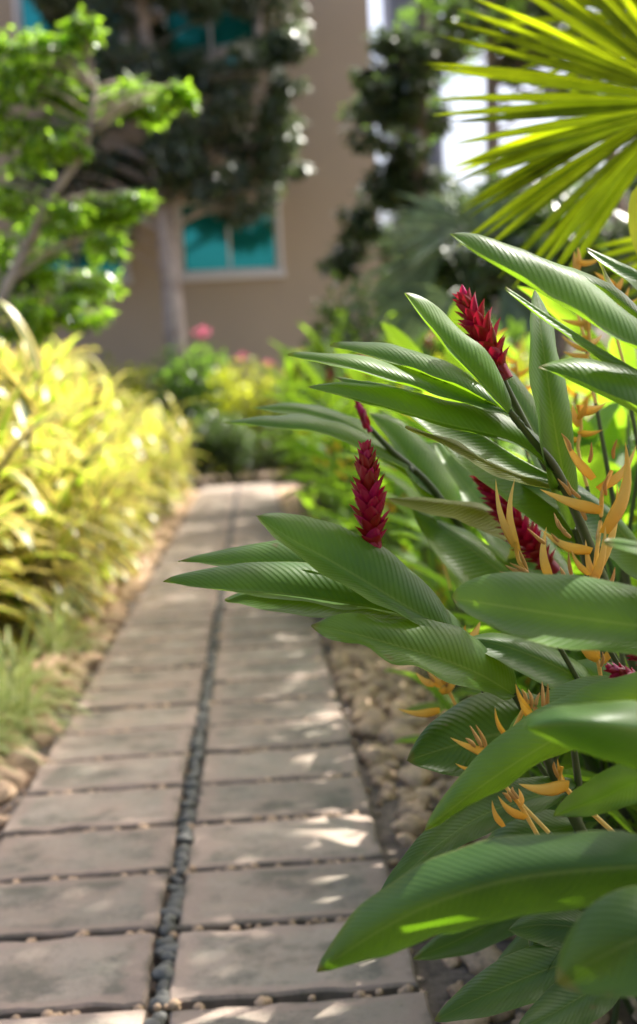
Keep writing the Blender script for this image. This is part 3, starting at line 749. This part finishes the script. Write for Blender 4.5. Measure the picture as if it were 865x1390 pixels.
# low heliconia clumps with golden flowers, right bed
def helic_proto(seed):
    rnd = random.Random(seed); root = empty('heliconia', (0, 0, 0))
    st = MB()
    for k in range(9):
        a = rnd.uniform(0, 6.28); r = rnd.uniform(.02, .12); b = Vector((math.cos(a)*r, math.sin(a)*r, 0)); h = rnd.uniform(.35, .8)
        t = b*(1+h)+Vector((0, 0, h)); st.tube([b, (b+t)*.5, t], .005, 6)
        m = MB(); wleaf(m, t, rdir(rnd, a+rnd.uniform(-.5, .5), 1.0), rnd.uniform(.3, .42), .038, 1.1, .3, 10, 2); m.build('leaf', M['ginger_far'], root)
    for k in range(3):
        a = rnd.uniform(0, 6.28); b = Vector((math.cos(a)*.05, math.sin(a)*.05, 0)); h = rnd.uniform(.7, .95); t = b*2.5+Vector((0, 0, h))
        st.tube([b, (b+t)*.5, t+Vector((0, 0, .1))], .004, 6)
        for q in range(4):
            sd = a+(q % 2)*PI
            m = MB(); wleaf(m, t+Vector((0, 0, q*.028)), rdir(rnd, sd, .7), .085-.008*q, .012, -.2, 1.1, 6, 2); m.build('bract', M['orange'], root)
    st.build('stem', M['stem'], root)
    return root
hp = [helic_proto(50+i) for i in range(3)]
for i in range(64):
    if i < 16: y = rg.uniform(2.6, 4.5); x = rg.uniform(.66, .95)+rg.uniform(0, .4)
    else: y = rg.uniform(4.5, 16); x = (.74 if y < 7 else .56)+rg.uniform(0, 1)**1.4*(y*.12)
    place(hp[i % 3], used, x, y, rg.uniform(0, 6.28), rg.uniform(.8, 1.25), 'low heliconia clump with golden bracts beside the stone strip' if i < 16 else 'blurred heliconia clump with golden bracts along the far path', 'heliconia', 'low heliconia clumps near' if i < 16 else 'low heliconia clumps far')

for k, (x, y, sc) in enumerate([(.62, 2.45, .55), (.75, 2.2, .6), (.70, 2.75, .6), (.9, 2.5, .7), (.55, 1.95, .45), (.68, 1.7, .5), (.85, 3.0, .6), (.72, 3.3, .5), (.95, 1.95, .6)]):
    place(hp[k % 3] if k % 2 else gp[k % 2], used, x, y, k*1.7, sc, 'short dark young plant between the stems in the shade of the near ginger leaves', 'young plant', 'young plants under the near ginger')
for k in range(16):
    y = 3.0+k*.27; place(hp[k % 3], used, .70+rg.uniform(-.05, .10), y, rg.uniform(0, 6.28), rg.uniform(.5, .75), 'low leafy young heliconia spilling over the outer side of the stone strip', 'heliconia', 'young heliconias at the stone strip')
# ------------------------------------------------------------------ left bed: striped shrubs and grass
def song_proto(seed, h):
    rnd = random.Random(seed); root = empty('striped_shrub', (0, 0, 0))
    st = MB(); lv = MB()
    for k in range(8):
        a = rnd.uniform(0, 6.28); r = rnd.uniform(.05, .45)
        t = Vector((math.cos(a)*r, math.sin(a)*r, h*rnd.uniform(.45, 1)*(1-.25*r)))
        b = Vector((math.cos(a)*.05, math.sin(a)*.05, 0))
        P = crom([b, b*.4+t*.6+Vector((0, 0, -.05)), t], 12); st.tube(P, [.012-.0005*i for i in range(13)], 6)
        for q in range(13):
            s = q/12; p = P[min(12, int(3+9*s))]
            az = q*2.4+rnd.uniform(-.3, .3); el = -.2+1.35*s+rnd.uniform(-.2, .2)
            wleaf(lv, p+Vector((0, 0, .02*s)), rdir(rnd, az, el), rnd.uniform(.34, .56), rnd.uniform(.034, .052), rnd.uniform(.6, 1.8), .25, 7, 2, a=.35, b=.55)
    st.build('stem', M['bark'], root); lv.build('leaves', M['song'], root)
    return root
sp_ = [song_proto(70+i, 1.45) for i in range(4)]
i = 0
front = []
y = 5.75
while y < 20.5:
    front.append((-1.28+rg.uniform(-.08, .08)-(.22 if y < 7 else 0), y)); y += rg.uniform(.55, .75)
for k, (x, y) in enumerate(front):
    lb = f'{ORD[k]} yellow striped leafy shrub of the front row left of the path' if k < 12 else 'far yellow striped shrub of the front row left of the path'
    place(sp_[k % 4], used, x, y, rg.uniform(0, 6.28), rg.uniform(.78, .95), lb, 'shrub', 'yellow striped shrubs left of the path' )
yy = 5.7
while yy < 13:
    place(sp_[int(yy*3) % 4], used, -1.72+rg.uniform(-.1, .1)-(.15 if yy < 6.5 else 0), yy, rg.uniform(0, 6.28), rg.uniform(1.2, 1.36), 'tall yellow striped shrub just behind the front row left of the path', 'shrub', 'middle row of yellow striped shrubs left of the path')
    yy += rg.uniform(.45, .6)
for k in range(44):
    y = rg.uniform(7, 20); x = -1.8-rg.uniform(0, 1)*1.6
    place(sp_[k % 4], used, x, y, rg.uniform(0, 6.28), rg.uniform(1.15, 1.45), 'tall yellow striped shrub in the rear rows left of the path', 'shrub', 'rear yellow striped shrubs left of the path')
def grass_proto(seed):
    rnd = random.Random(seed); m = MB()
    for k in range(85):
        a = rnd.uniform(0, 6.28); r = rnd.uniform(0, .07)
        wleaf(m, (math.cos(a)*r, math.sin(a)*r, 0), rdir(rnd, a+rnd.uniform(-.4, .4), rnd.uniform(.5, 1.45)), rnd.uniform(.32, .55), rnd.uniform(.008, .014), rnd.uniform(1.2, 2.6), .3, 8, 1, a=.35, b=.6)
    return m.build('grass_tuft', M['grass'])
gt = [grass_proto(i) for i in range(3)]; ug = set()
gl = [(-1.12, 5.15), (-1.25, 4.8), (-1.05, 5.6), (-1.32, 4.95), (-1.4, 5.2), (-1.22, 5.45), (-1.5, 5.5), (-1.62, 5.0), (-1.16, 6.1), (-1.12, 7.2)]
for k, (x, y) in enumerate(gl):
    place(gt[k % 3], ug, x, y, rg.uniform(0, 6.28), rg.uniform(.7, 1.0), 'arching white striped grass tuft beside the rounded stones left of the path', 'grass tuft', 'striped grass tufts left of the path')

# ------------------------------------------------------------------ leaf clouds for shrubs and trees
def clump(m, c, rad, n, ls, rnd, droop=0, shell=.5, reject=None):
    for _ in range(n):
        while True:
            p = Vector((rnd.uniform(-1, 1), rnd.uniform(-1, 1), rnd.uniform(-1, 1)))
            if p.length <= 1 and (p.length > shell or rnd.random() < .35): break
        q = Vector((c[0]+p.x*rad[0], c[1]+p.y*rad[1], c[2]+p.z*rad[2]))
        if reject and reject(q): continue
        d = Vector((p.x+rnd.gauss(0, .6), p.y+rnd.gauss(0, .6), p.z*.5+rnd.gauss(0, .5)-droop)).normalized()
        s = d.cross(Vector((rnd.gauss(0, .4), rnd.gauss(0, .4), 1))).normalized()
        l = ls*rnd.uniform(.6, 1.35); w_ = l*rnd.uniform(.2, .3)
        nn = d.cross(s)*w_*.35
        b = len(m.v)
        m.v.extend([q, q+d*l*.5+s*w_+nn, q+d*l, q+d*l*.5-s*w_+nn, q+d*l*.5])
        m.uv.extend([(0, 0), (l/2, 1), (l, 0), (l/2, -1), (l/2, 0)])
        m.f.extend([(b, b+1, b+4), (b+1, b+2, b+4), (b+2, b+3, b+4), (b+3, b, b+4)])

def bush(name, x, y, rx, ry, h, n, ls, mat, label, cat, group=None, flowers=None, seed=0, fmat='pinkf'):
    rnd = random.Random(seed); root = empty(name, (x, y, 0)); tag(root, label, cat, group)
    m = MB()
    for k in range(7):
        a = rnd.uniform(0, 6.28); q = Vector((x+math.cos(a)*rx*.5, y+math.sin(a)*ry*.5, h*.7))
        m.tube([(x, y, 0), Vector((x, y, h*.3))*.5+q*.5*Vector((1, 1, 1)).x, q], [.02, .014, .006], 6)
    m.build('stem', M['bark'], root)
    m = MB()
    for k in range(16):
        c = (x+rnd.uniform(-.6, .6)*rx, y+rnd.uniform(-.6, .6)*ry, rnd.uniform(.2, .78)*h)
        clump(m, c, (rx*.5, ry*.5, h*.27), n//16, ls, rnd)
    m.build('foliage', M[mat], root)
    if flowers:
        for (fx, fy, fz, fr) in flowers:
            m = MB(); clump(m, (fx, fy, fz), (fr, fr, fr*.6), 90, fr*.45, rnd); m.build('flower_head', M[fmat], root)
    return root
# hedge closing the far end of the path
hx = [-2.6, -1.5, -.4, .7, 1.8]
names = ['leftmost', 'second from left', 'middle', 'second from right', 'rightmost']
for k, x in enumerate(hx):
    bush('hedge_bush', x, 22.3+rg.uniform(-.1, .1), .75, .6, 1.25, 3600, .09, 'hedge', f'dark low hedge bush, {names[k]} of five across the end of the path', 'hedge bush', 'dark hedge bushes at the end of the path', seed=k)
for k, (x, y, h, mt, fl, lb) in enumerate([
    (-2.4, 23.6, 2.2, 'lime', None, 'lime green shrub behind the hedge, near the pale tree trunk'),
    (-1.2, 23.7, 2.45, 'mid', [(-.75, 23.2, 2.6, .14)], 'round shrub with one bright pink flower head behind the hedge'),
    (.0, 23.5, 2.2, 'lime', [(-.1, 23.0, 2.15, .09), (.35, 23.0, 2.0, .08)], 'yellow green shrub with small pink flowers in the middle behind the hedge'),
    (1.2, 23.6, 2.3, 'lime', [(1.0, 23.1, 2.1, .09)], 'yellow green shrub with a faded pink flower behind the hedge'),
    (2.4, 23.8, 2.3, 'mid', [(1.9, 23.1, 1.9, .10)], 'shrub with dull pink blossoms at the right behind the hedge'),
    (-3.8, 23.0, 2.3, 'mid', None, 'green shrub at the far left behind the striped shrubs'),
    (3.6, 22.5, 2.0, 'lime', None, 'yellow shrub at the right end of the far bed')]):
    bush('flowering_shrub' if fl else 'shrub', x, y, .85, .65, h, 3400, .13, mt, lb, 'shrub', None, fl, seed=30+k)
# sunny croton like shrubs along the far right bed
for k in range(9):
    y = 8+k*1.5; x = 1.1+rg.uniform(-.1, .5)+k*.12
    hh = rg.uniform(1.3, 1.7)+k*.08; fl = [(x+rg.uniform(-.45, .3), y+rg.uniform(-.4, .2), hh*rg.uniform(.75, 1.02), rg.uniform(.06, .11)) for _ in range(4)]
    bush('croton_shrub', x, y, .5, .55, hh, 1500, .2, ('lime', 'mid', 'lime')[k % 3], f'{ORD[k]} broad leafed sunny shrub along the right side of the path', 'shrub', 'sunny shrubs right of the far path', fl, seed=60+k, fmat=('orange', 'red', 'orange', 'pinkf')[k % 4])
q = at(480, 400, 14); bush('shrub', q.x, q.y, .6, .5, 2.6, 3000, .12, 'hedge', 'dark rounded bush right of the building corner', 'shrub', seed=90)

def tree(name, label, x, y, trunk_pts, trunk_r, clumps, ls, mat, bark='bark', seed=0, droop=.2, limb=.04, reject=None, group=None, sub=0, sz=.75):
    rnd = random.Random(seed); root = empty(name, (x, y, 0)); tag(root, label, 'tree', group)
    T = crom([Vector(p) for p in trunk_pts], 24)
    m = MB(); m.tube(T, [trunk_r*(1-.6*i/24)*(1+.5*max(0, 1-i/3)) for i in range(25)], 14)
    m.build('trunk', M[bark], root)
    lm = MB(); fo = MB()
    if sub:
        cc = []
        for (c, rad, n) in clumps:
            for _ in range(sub):
                o_ = Vector((rnd.uniform(-1, 1)*rad[0], rnd.uniform(-1, 1)*rad[1], rnd.uniform(-1, 1)*rad[2]))*.8
                k_ = rnd.uniform(.3, .62); cc.append((Vector(c)+o_, (rad[0]*k_*1.1, rad[1]*k_, rad[2]*k_*sz), int(n/sub)))
        clumps = cc
    for (c, rad, n) in clumps:
        c = Vector(c)
        zi = min(range(25), key=lambda i: abs(T[i].z-(c.z-abs(c.x-T[i].x)*.3)))
        a = T[zi]; L = (c-a).length
        md = (a+c)*.5+Vector((0, 0, L*.12))
        lm.tube(crom([a, md, c], 8), [limb*(1-.1*i) for i in range(9)], 6)
        for _ in range(4):
            e = c+Vector((rnd.uniform(-1, 1)*rad[0], rnd.uniform(-1, 1)*rad[1], rnd.uniform(-1, 1)*rad[2]))*.8
            lm.tube([md*.4+c*.6, e], [limb*.4, limb*.12], 5)
        clump(fo, c, rad, n, ls, rnd, droop, reject=reject)
    lm.build('limbs', M[bark], root)
    fo.build('crown', M[mat], root)
    return root

def pc(px, py, d, rpx, n, rz=None, ry=None):
    r = rpx*d/FPX
    return (at(px, py, d), (r, (ry or r), r*(rz or .8)), n)
# large dark tree before the building
D = 25.6
tb = at(243, 500, D)
cl = []
for (x, y, r, n) in [(120, 20, 60, 1500), (180, 60, 50, 1100), (250, -10, 42, 900), (330, -10, 40, 800), (370, 60, 40, 900), (395, 110, 24, 260), (390, 50, 26, 420), (150, 120, 55, 1100), (240, 130, 45, 900),
                     (300, 130, 55, 1300), (350, 160, 45, 900), (385, 215, 26, 380), (330, 210, 50, 900), (270, 220, 50, 900), (200, 200, 50, 900), (130, 220, 55, 1200), (100, 90, 50, 900), (300, 270, 36, 330), (345, 270, 26, 180), (180, 270, 45, 600), (110, 300, 50, 700), (60, 200, 60, 900), (50, 260, 50, 700), (160, -40, 60, 900), (270, -60, 60, 900), (370, -20, 45, 700)]:
    c = pc(x, y, D+random.uniform(-.9, .7), r*1.1, int(n*1.6), .8); cl.append(c)
tp = [Vector((tb.x-.05, tb.y, 0)), at(237, 440, D), at(224, 300, D), at(208, 150, D), at(192, 0, D), at(180, -160, D)]
tree('dark_tree', 'large dark drooping tree with a pale trunk before the building wall', tb.x, tb.y, tp, .235, cl, .16, 'dark', 'barkp', seed=1, droop=1.1, limb=.016, sub=6, sz=1.3)
# bright green tree upper left
D = 9
cl = []
for (x, y, r, n) in [(40, 60, 42, 260), (95, 45, 32, 220), (10, 110, 50, 280), (70, 110, 45, 300), (120, 130, 30, 170), (180, 130, 30, 230), (240, 128, 24, 190), (210, 150, 20, 90), (20, 190, 50, 260), (90, 190, 36, 160), (80, 290, 34, 200), (140, 285, 34, 260), (180, 275, 24, 170), (30, 330, 50, 260), (60, 370, 50, 300), (120, 380, 36, 180), (5, 260, 40, 160), (10, 390, 45, 240), (150, 330, 24, 120), (40, 430, 40, 220), (105, 420, 34, 180), (60, 140, 50, 260)]:
    cl.append(pc(x, y, D+random.uniform(-.3, .3), r, int(n*1.7), .7))
b = at(10, 560, D)
tree('bright_tree', 'small tree with bright lime green sprays at the upper left', b.x-.5, b.y, [(b.x-.5, b.y, 0), at(-20, 480, D), at(45, 320, D), at(75, 260, D), at(115, 200, D), at(130, 120, D)], .05, cl, .085, 'bright', 'barkp', seed=2, droop=.8, limb=.007, sub=9, sz=.5)
# dark trees on the right behind
def rtree(label, D, tpx, clumps, seed, r=.16, mat='dark', ls=.16, k=1.0):
    cl = [pc(x, y, D+random.uniform(-.6, .6), rr, int(n*k*1.4), .8) for (x, y, rr, n) in clumps]
    base = at(tpx[0], tpx[1], D)
    return tree('dark_tree', label, base.x, base.y, [(base.x, base.y, 0)]+[at(px, py, D) for px, py in ((tpx[0], tpx[1]), (tpx[2], tpx[3]), (tpx[4], tpx[5]))], r, cl, ls, mat, seed=seed, droop=.6, limb=.016, sub=6, sz=.9)
rtree('dark leafy tree just right of the building corner with sky between its leaves', 17, (560, 400, 570, 200, 575, -60),
      [(545, 90, 48, 900), (520, 140, 36, 500), (590, 80, 40, 420), (500, 145, 22, 170), (560, 160, 40, 380), (540, 210, 40, 330), (590, 260, 40, 300), (550, 280, 44, 420), (530, 250, 36, 300), (620, 290, 50, 500), (500, 300, 36, 300), (470, 350, 30, 250), (500, 180, 22, 110), (500, 100, 18, 100)], 3, ls=.15)
rtree('tall dark trunked tree behind the bright palm fan', 15, (672, 400, 668, 120, 664, -80),
      [(640, 20, 50, 380), (700, 10, 60, 500), (760, 20, 60, 600), (720, 60, 50, 330), (790, 90, 60, 500), (840, 40, 60, 700), (850, 140, 70, 700)], 4, ls=.15, r=.12)
rtree('green leafy tree low behind the palm fan at the right', 11, (760, 520, 765, 350, 770, 200),
      [(700, 330, 60, 500), (780, 310, 70, 600), (850, 290, 70, 700), (640, 360, 50, 380), (720, 400, 70, 500), (820, 390, 80, 700), (690, 260, 40, 200), (600, 370, 44, 300)], 5, ls=.13, r=.08, mat='hedge')

rtree('distant rounded tree low behind the building corner', 36, (560, 470, 560, 350, 560, 260), [(500, 400, 50, 700), (560, 380, 60, 900), (620, 370, 60, 900), (530, 330, 40, 400), (600, 310, 40, 400)], 8, ls=.28, r=.2)
rtree('distant broad tree far behind the palms at the right', 38, (740, 470, 740, 350, 740, 220), [(680, 380, 60, 900), (760, 370, 70, 1000), (840, 360, 70, 1000), (700, 290, 60, 600), (790, 270, 70, 800), (860, 260, 60, 600)], 9, ls=.28, r=.2)
# ------------------------------------------------------------------ fan palms
def fan_leaf(m, hub, axis, nrm, a0, a1, n, Lf, hw, join=.3, fold=1.0, droop=.05, seed=0, nl=14):
    rnd = random.Random(seed); hub = Vector(hub); axis = Vector(axis).normalized(); nrm = Vector(nrm).normalized()
    nrm = (nrm-axis*nrm.dot(axis)).normalized()
    for k in range(n):
        a = a0+(a1-a0)*k/(n-1)+rnd.uniform(-.012, .012)
        d = Matrix.Rotation(a, 3, nrm) @ axis
        side = nrm.cross(d)
        L = Lf(k/(n-1))*rnd.uniform(.96, 1.04); pitch = rnd.uniform(-.05, .05); dk = Vector((0, 0, -1))*droop*rnd.uniform(.6, 1.4)
        rows = []; uvs = []
        maxw = abs(a1-a0)/(n-1)*.56
        for i in range(nl+1):
            s = i/nl
            f = min(s*L*maxw, hw*(prof(max(s, .02), .6, .75) if s < 1 else 0))
            p = hub+d*s*L+nrm*pitch*s*s*L+dk*s*s*L
            rows.append([p-side*f+nrm*0, p-side*f*.5-nrm*f*fold*.5, p-nrm*f*fold, p+side*f*.5-nrm*f*fold*.5, p+side*f]); uvs.append([(s*L, v) for v in (-1, -.5, 0, .5, 1)])
        m.grid(rows, uvs)
D = 3.3
hub = at(948, 138, D)
trunkb = Vector((hub.x+.55, hub.y+.25, 0))
root = empty('fan_palm', trunkb); tag(root, 'fan palm with glowing yellow green pleated leaves at the upper right', 'palm')
m = MB(); m.tube(crom([trunkb, trunkb+Vector((.02, 0, .7)), trunkb+Vector((0, 0, 1.4))], 12), [.10]*13, 14); m.build('trunk', M['bark'], root)
ct = trunkb+Vector((0, 0, 1.4))
def fan(hubp, ang0, ang1, n, Rpx, d, seed, tilt=(0, 0), mat='fan', hw=.0145, droop=.03):
    h = at(hubp[0], hubp[1], d)
    axis = -CR; nrm = (-CB+CR*tilt[0]+CU*tilt[1])
    m = MB(); fan_leaf(m, h, axis, nrm, R(ang0), R(ang1), n, lambda s: Rpx*(1-.12*abs(s-.5)*2)*d/FPX, hw, seed=seed, droop=droop)
    m.build('fan_leaf', M[mat], root)
    m = MB(); m.tube(crom([h-CR*0.0, h*.5+ct*.5+Vector((0, 0, .08)), ct], 12), [.008]*13, 7); m.build('petiole', M['stem'], root)
# positive angles turn the blades downwards on the picture, negative upwards
fan((948, 138), -62, 20, 18, 378, 3.3, 1, (.25, .35))
fan((945, 125), 14, 52, 14, 388, 3.45, 2, (.1, .45), hw=.0155, droop=.10)
fan((985, 20), -30, 30, 14, 330, 3.8, 5, (.3, .5))
fan((1010, 300), 10, 50, 9, 240, 3.9, 6, (.3, .5), 'fan')
# silvery palm in the distance
D = 11
c0 = at(640, 420, D); root = empty('fan_palm', (c0.x, c0.y, 0)); tag(root, 'distant silvery palm with drooping fans beside the building corner', 'palm')
m = MB(); m.tube([(c0.x, c0.y, 0), (c0.x, c0.y, c0.z*.6), c0], [.12, .1, .08], 12); m.build('trunk', M['bark'], root)
for k, (x, y, ang) in enumerate([(600, 340, 0), (590, 380, 25), (620, 310, -30), (660, 320, -60), (690, 350, -110), (610, 400, 40), (680, 390, 150)]):
    h = at(x, y, D+random.uniform(-.4, .4))
    m = MB(); fan_leaf(m, h, -CR*math.cos(R(ang))-CU*math.sin(R(ang)), -CB+CU*random.uniform(.4, 1.2), R(-70), R(70), 22, lambda s: .72*(1-.3*abs(s-.5)), .02, seed=k, droop=.28)
    m.build('fan_leaf', M['fan_dark'], root)
    m = MB(); m.tube(crom([h, (h+c0)*.5+Vector((0, 0, .1)), c0], 6), .012, 6); m.build('petiole', M['stem'], root)
# narrow yellow leaf blade at the right edge
b0 = Vector((1.35, 2.5, 0)); root = empty('yellow_leaf_plant', b0); tag(root, 'plant with one upright yellow leaf cut by the right edge', 'plant')
P = [b0, at(920, 500, 2.6), at(885, 370, 2.5)]
m = MB(); m.tube(crom(P, 12), [.006]*13, 6); m.build('stem', M['stem'], root)
m = MB(); wleaf(m, P[-1], at(868, 250, 2.5)-P[-1], .17, .03, .05, .3, 10, 3, up=CB); m.build('leaf', M['lime'], root)

# ------------------------------------------------------------------ building
YB = 28.0
def onwall(px, py):
    a = at(px, py, 1)-Vector((0, 0, H)); t = YB/a.y
    return Vector((0, 0, H))+a*t
root = empty('building', (-4, YB, 0)); tag(root, 'taupe stucco building with teal windows behind the garden', 'building')
cx = onwall(510, 200).x; x0 = -14; ztop = 13
wins = []
for (pa, pb) in [((247, 372), (374, 268)), ((35, 385), (165, 268)), ((228, 92), (348, -40)), ((30, 95), (160, -40))]:
    a = onwall(*pa); b = onwall(*pb); wins.append((a.x, b.x, a.z, b.z))
z_lo = wins[0][2]; z_hi = wins[0][3]; z2 = wins[2][2]; z2h = wins[2][3]
wins = [(wins[0][0], wins[0][1], z_lo, z_hi), (wins[1][0], wins[1][1], z_lo, z_hi), (wins[2][0]-.05, wins[2][1]-.05, z2, z2h), (wins[3][0], wins[3][1], z2, z2h)]
m = MB()
for (zl, zh, ws) in ((0, z_lo, []), (z_lo, z_hi, wins[:2]), (z_hi, z2, []), (z2, z2h, wins[2:]), (z2h, ztop, [])):
    xs = x0
    for wd in sorted(ws): m.box((xs, YB, zl), (wd[0], YB+.3, zh)); xs = wd[1]
    m.box((xs, YB, zl), (cx, YB+.3, zh))
m.box((x0, YB+.303, 0), (x0+.3, YB+9, ztop)); m.box((cx-.3, YB+.303, 0), (cx, YB+9, ztop)); m.box((x0+.3, YB+8.7, 0), (cx-.3, YB+9, ztop))
m.build('wall', M['wall'], root, smooth=False)
m = MB(); m.box((x0-.3, YB-.3, ztop+.003), (cx+.3, YB+9.3, ztop+.3)); m.build('roof', M['trim'], root, smooth=False)
for (a, b, zl, zh) in wins:
    f = MB(); t = .07
    f.box((a+.002, YB+.08, zl+.002), (a+t, YB+.16, zh-.002)); f.box((b-t, YB+.08, zl+.002), (b-.002, YB+.16, zh-.002)); f.box((a+t, YB+.08, zl+.002), (b-t, YB+.16, zl+t)); f.box((a+t, YB+.08, zh-t), (b-t, YB+.16, zh-.002))
    xm = (a+b)/2; f.box((xm-.03, YB+.08, zl+t), (xm+.03, YB+.16, zh-t))
    fo = f.build('window', M['trim'], root, smooth=False)
    g = MB()
    for s0, s1 in ((a+t, xm-.03), (xm+.03, b-t)): g.box((s0, YB+.11, zl+t), (s1, YB+.125, zh-t))
    g.build('pane', M['glass'], fo, smooth=False)
    s = MB(); s.box((a-.12, YB-.08, zl-.16), (b+.12, YB-.002, zl-.004)); s.box((b-.0+.004, YB-.06, zl-.002), (b+.09, YB-.002, zh+.08)); s.box((a-.09, YB-.06, zl-.002), (a-.004, YB-.002, zh+.08))
    s.build('sill', M['trim'], fo, smooth=False)
# far slatted tower
q0, q1 = at(528, 0, 60), at(594, 0, 60)
root = empty('tower_block', ((q0.x+q1.x)/2, q0.y, 0)); tag(root, 'distant blue grey tower with vertical slats above the trees', 'building')
m = MB(); m.box((q0.x, q0.y, 0), (q1.x, q0.y+3, 30)); m.build('wall', M['tower'], root, smooth=False)
m = MB(); k = q0.x+.1
while k < q1.x-.15: m.box((k, q0.y-.25, 1), (k+.16, q0.y-.003, 29.5)); k += .42
m.build('slats', M['slat'], root, smooth=False)

# ------------------------------------------------------------------ shade trees over the near path (unseen crowns above and right of the frame, shaped to steer the shade)
def shadow(p, z): return p-SUN*((p.z-z)/SUN.z)
LIT = [(hub+Vector((-.25, 0, -.02)), .33), (at(785, 1000, 1.36), .17), (at(600, 500, 1.97), .24), (at(480, 740, 1.9), .10), (at(790, 1196, 1.36), .03), (at(830, 520, 1.72), .11), (at(720, 360, 1.7), .17), (at(800, 650, 1.87), .05)]  # gaps are cut in the shade crowns so sun reaches these spots
def rej(q):
    for p, r in LIT:
        d = q-p; t = d.dot(SUN)
        if t > 0 and (d-SUN*t).length < r: return True
    g = shadow(q, .8)
    if g.x < -1.0: return True
    if g.y > 3.0 and g.x > .5 and g.y < 30: return True
    return False
rs = random.Random(11)
def unseen_shade_tree(label, ys, n, seed, tx):
    cl = []
    for gy in ys:
        for gx in (-.75, -.35, .1, .55, 1.0, 1.4):
            if gx > .6 and gy > 3: continue
            z = rs.uniform(5.6, 7.4); s = (z-.5)/SUN.z
            c = Vector((gx+SUN.x*s, gy+SUN.y*s+rs.uniform(-.2, .2), z)); cl.append((c, (.62, .62, .4), n))
    my = sum(c[0].y for c in cl)/len(cl); mx = sum(c[0].x for c in cl)/len(cl)
    tree('unseen_shade_tree', label, mx+tx, my, [(mx+tx, my, 0), (mx+tx+.1, my, 2.5), (mx+tx, my+.1, 4.5), (mx+.2, my, 6.6)], .14, cl, .15, 'mid', seed=seed, droop=.1, limb=.025, reject=rej)
unseen_shade_tree('unseen spreading shade tree right of the path, nearest the camera', [-.9, -.3, .4, 1.0, 1.8, 2.6, 3.4], 380, 5, .9)
unseen_shade_tree('unseen spreading shade tree right of the middle of the path', [4.2, 5.0, 5.8, 6.6, 7.4, 8.2], 340, 6, 1.0)
unseen_shade_tree('unseen spreading shade tree right of the far path', [9.2, 10.2, 11.2, 12.4, 13.6, 15, 16.4, 17.8, 19.2], 170, 7, 1.2)

# trees behind the camera: the windows mirror them
for k, (x, y, h) in enumerate([(-9, -13, 7.5), (-3.5, -9, 6.5), (-14, -10, 8), (3, -12, 7), (9, -8, 6.5)]):
    rk = random.Random(k); cl = [(Vector((x+rk.uniform(-2, 2), y+rk.uniform(-2, 2), h*rk.uniform(.45, 1))), (1.3, 1.3, 1.0), 330) for _ in range(8)]
    tree('garden_tree', ['leafy tree farthest left behind the camera, mirrored in the windows', 'leafy tree left behind the camera, nearest the path', 'leafy tree at the rear left behind the camera', 'leafy tree right behind the camera', 'leafy tree farthest right behind the camera'][k], x, y, [(x, y, 0), (x+.1, y, h*.4), (x, y+.1, h*.8)], .2, cl, .34, 'mid', seed=20+k, limb=.05)
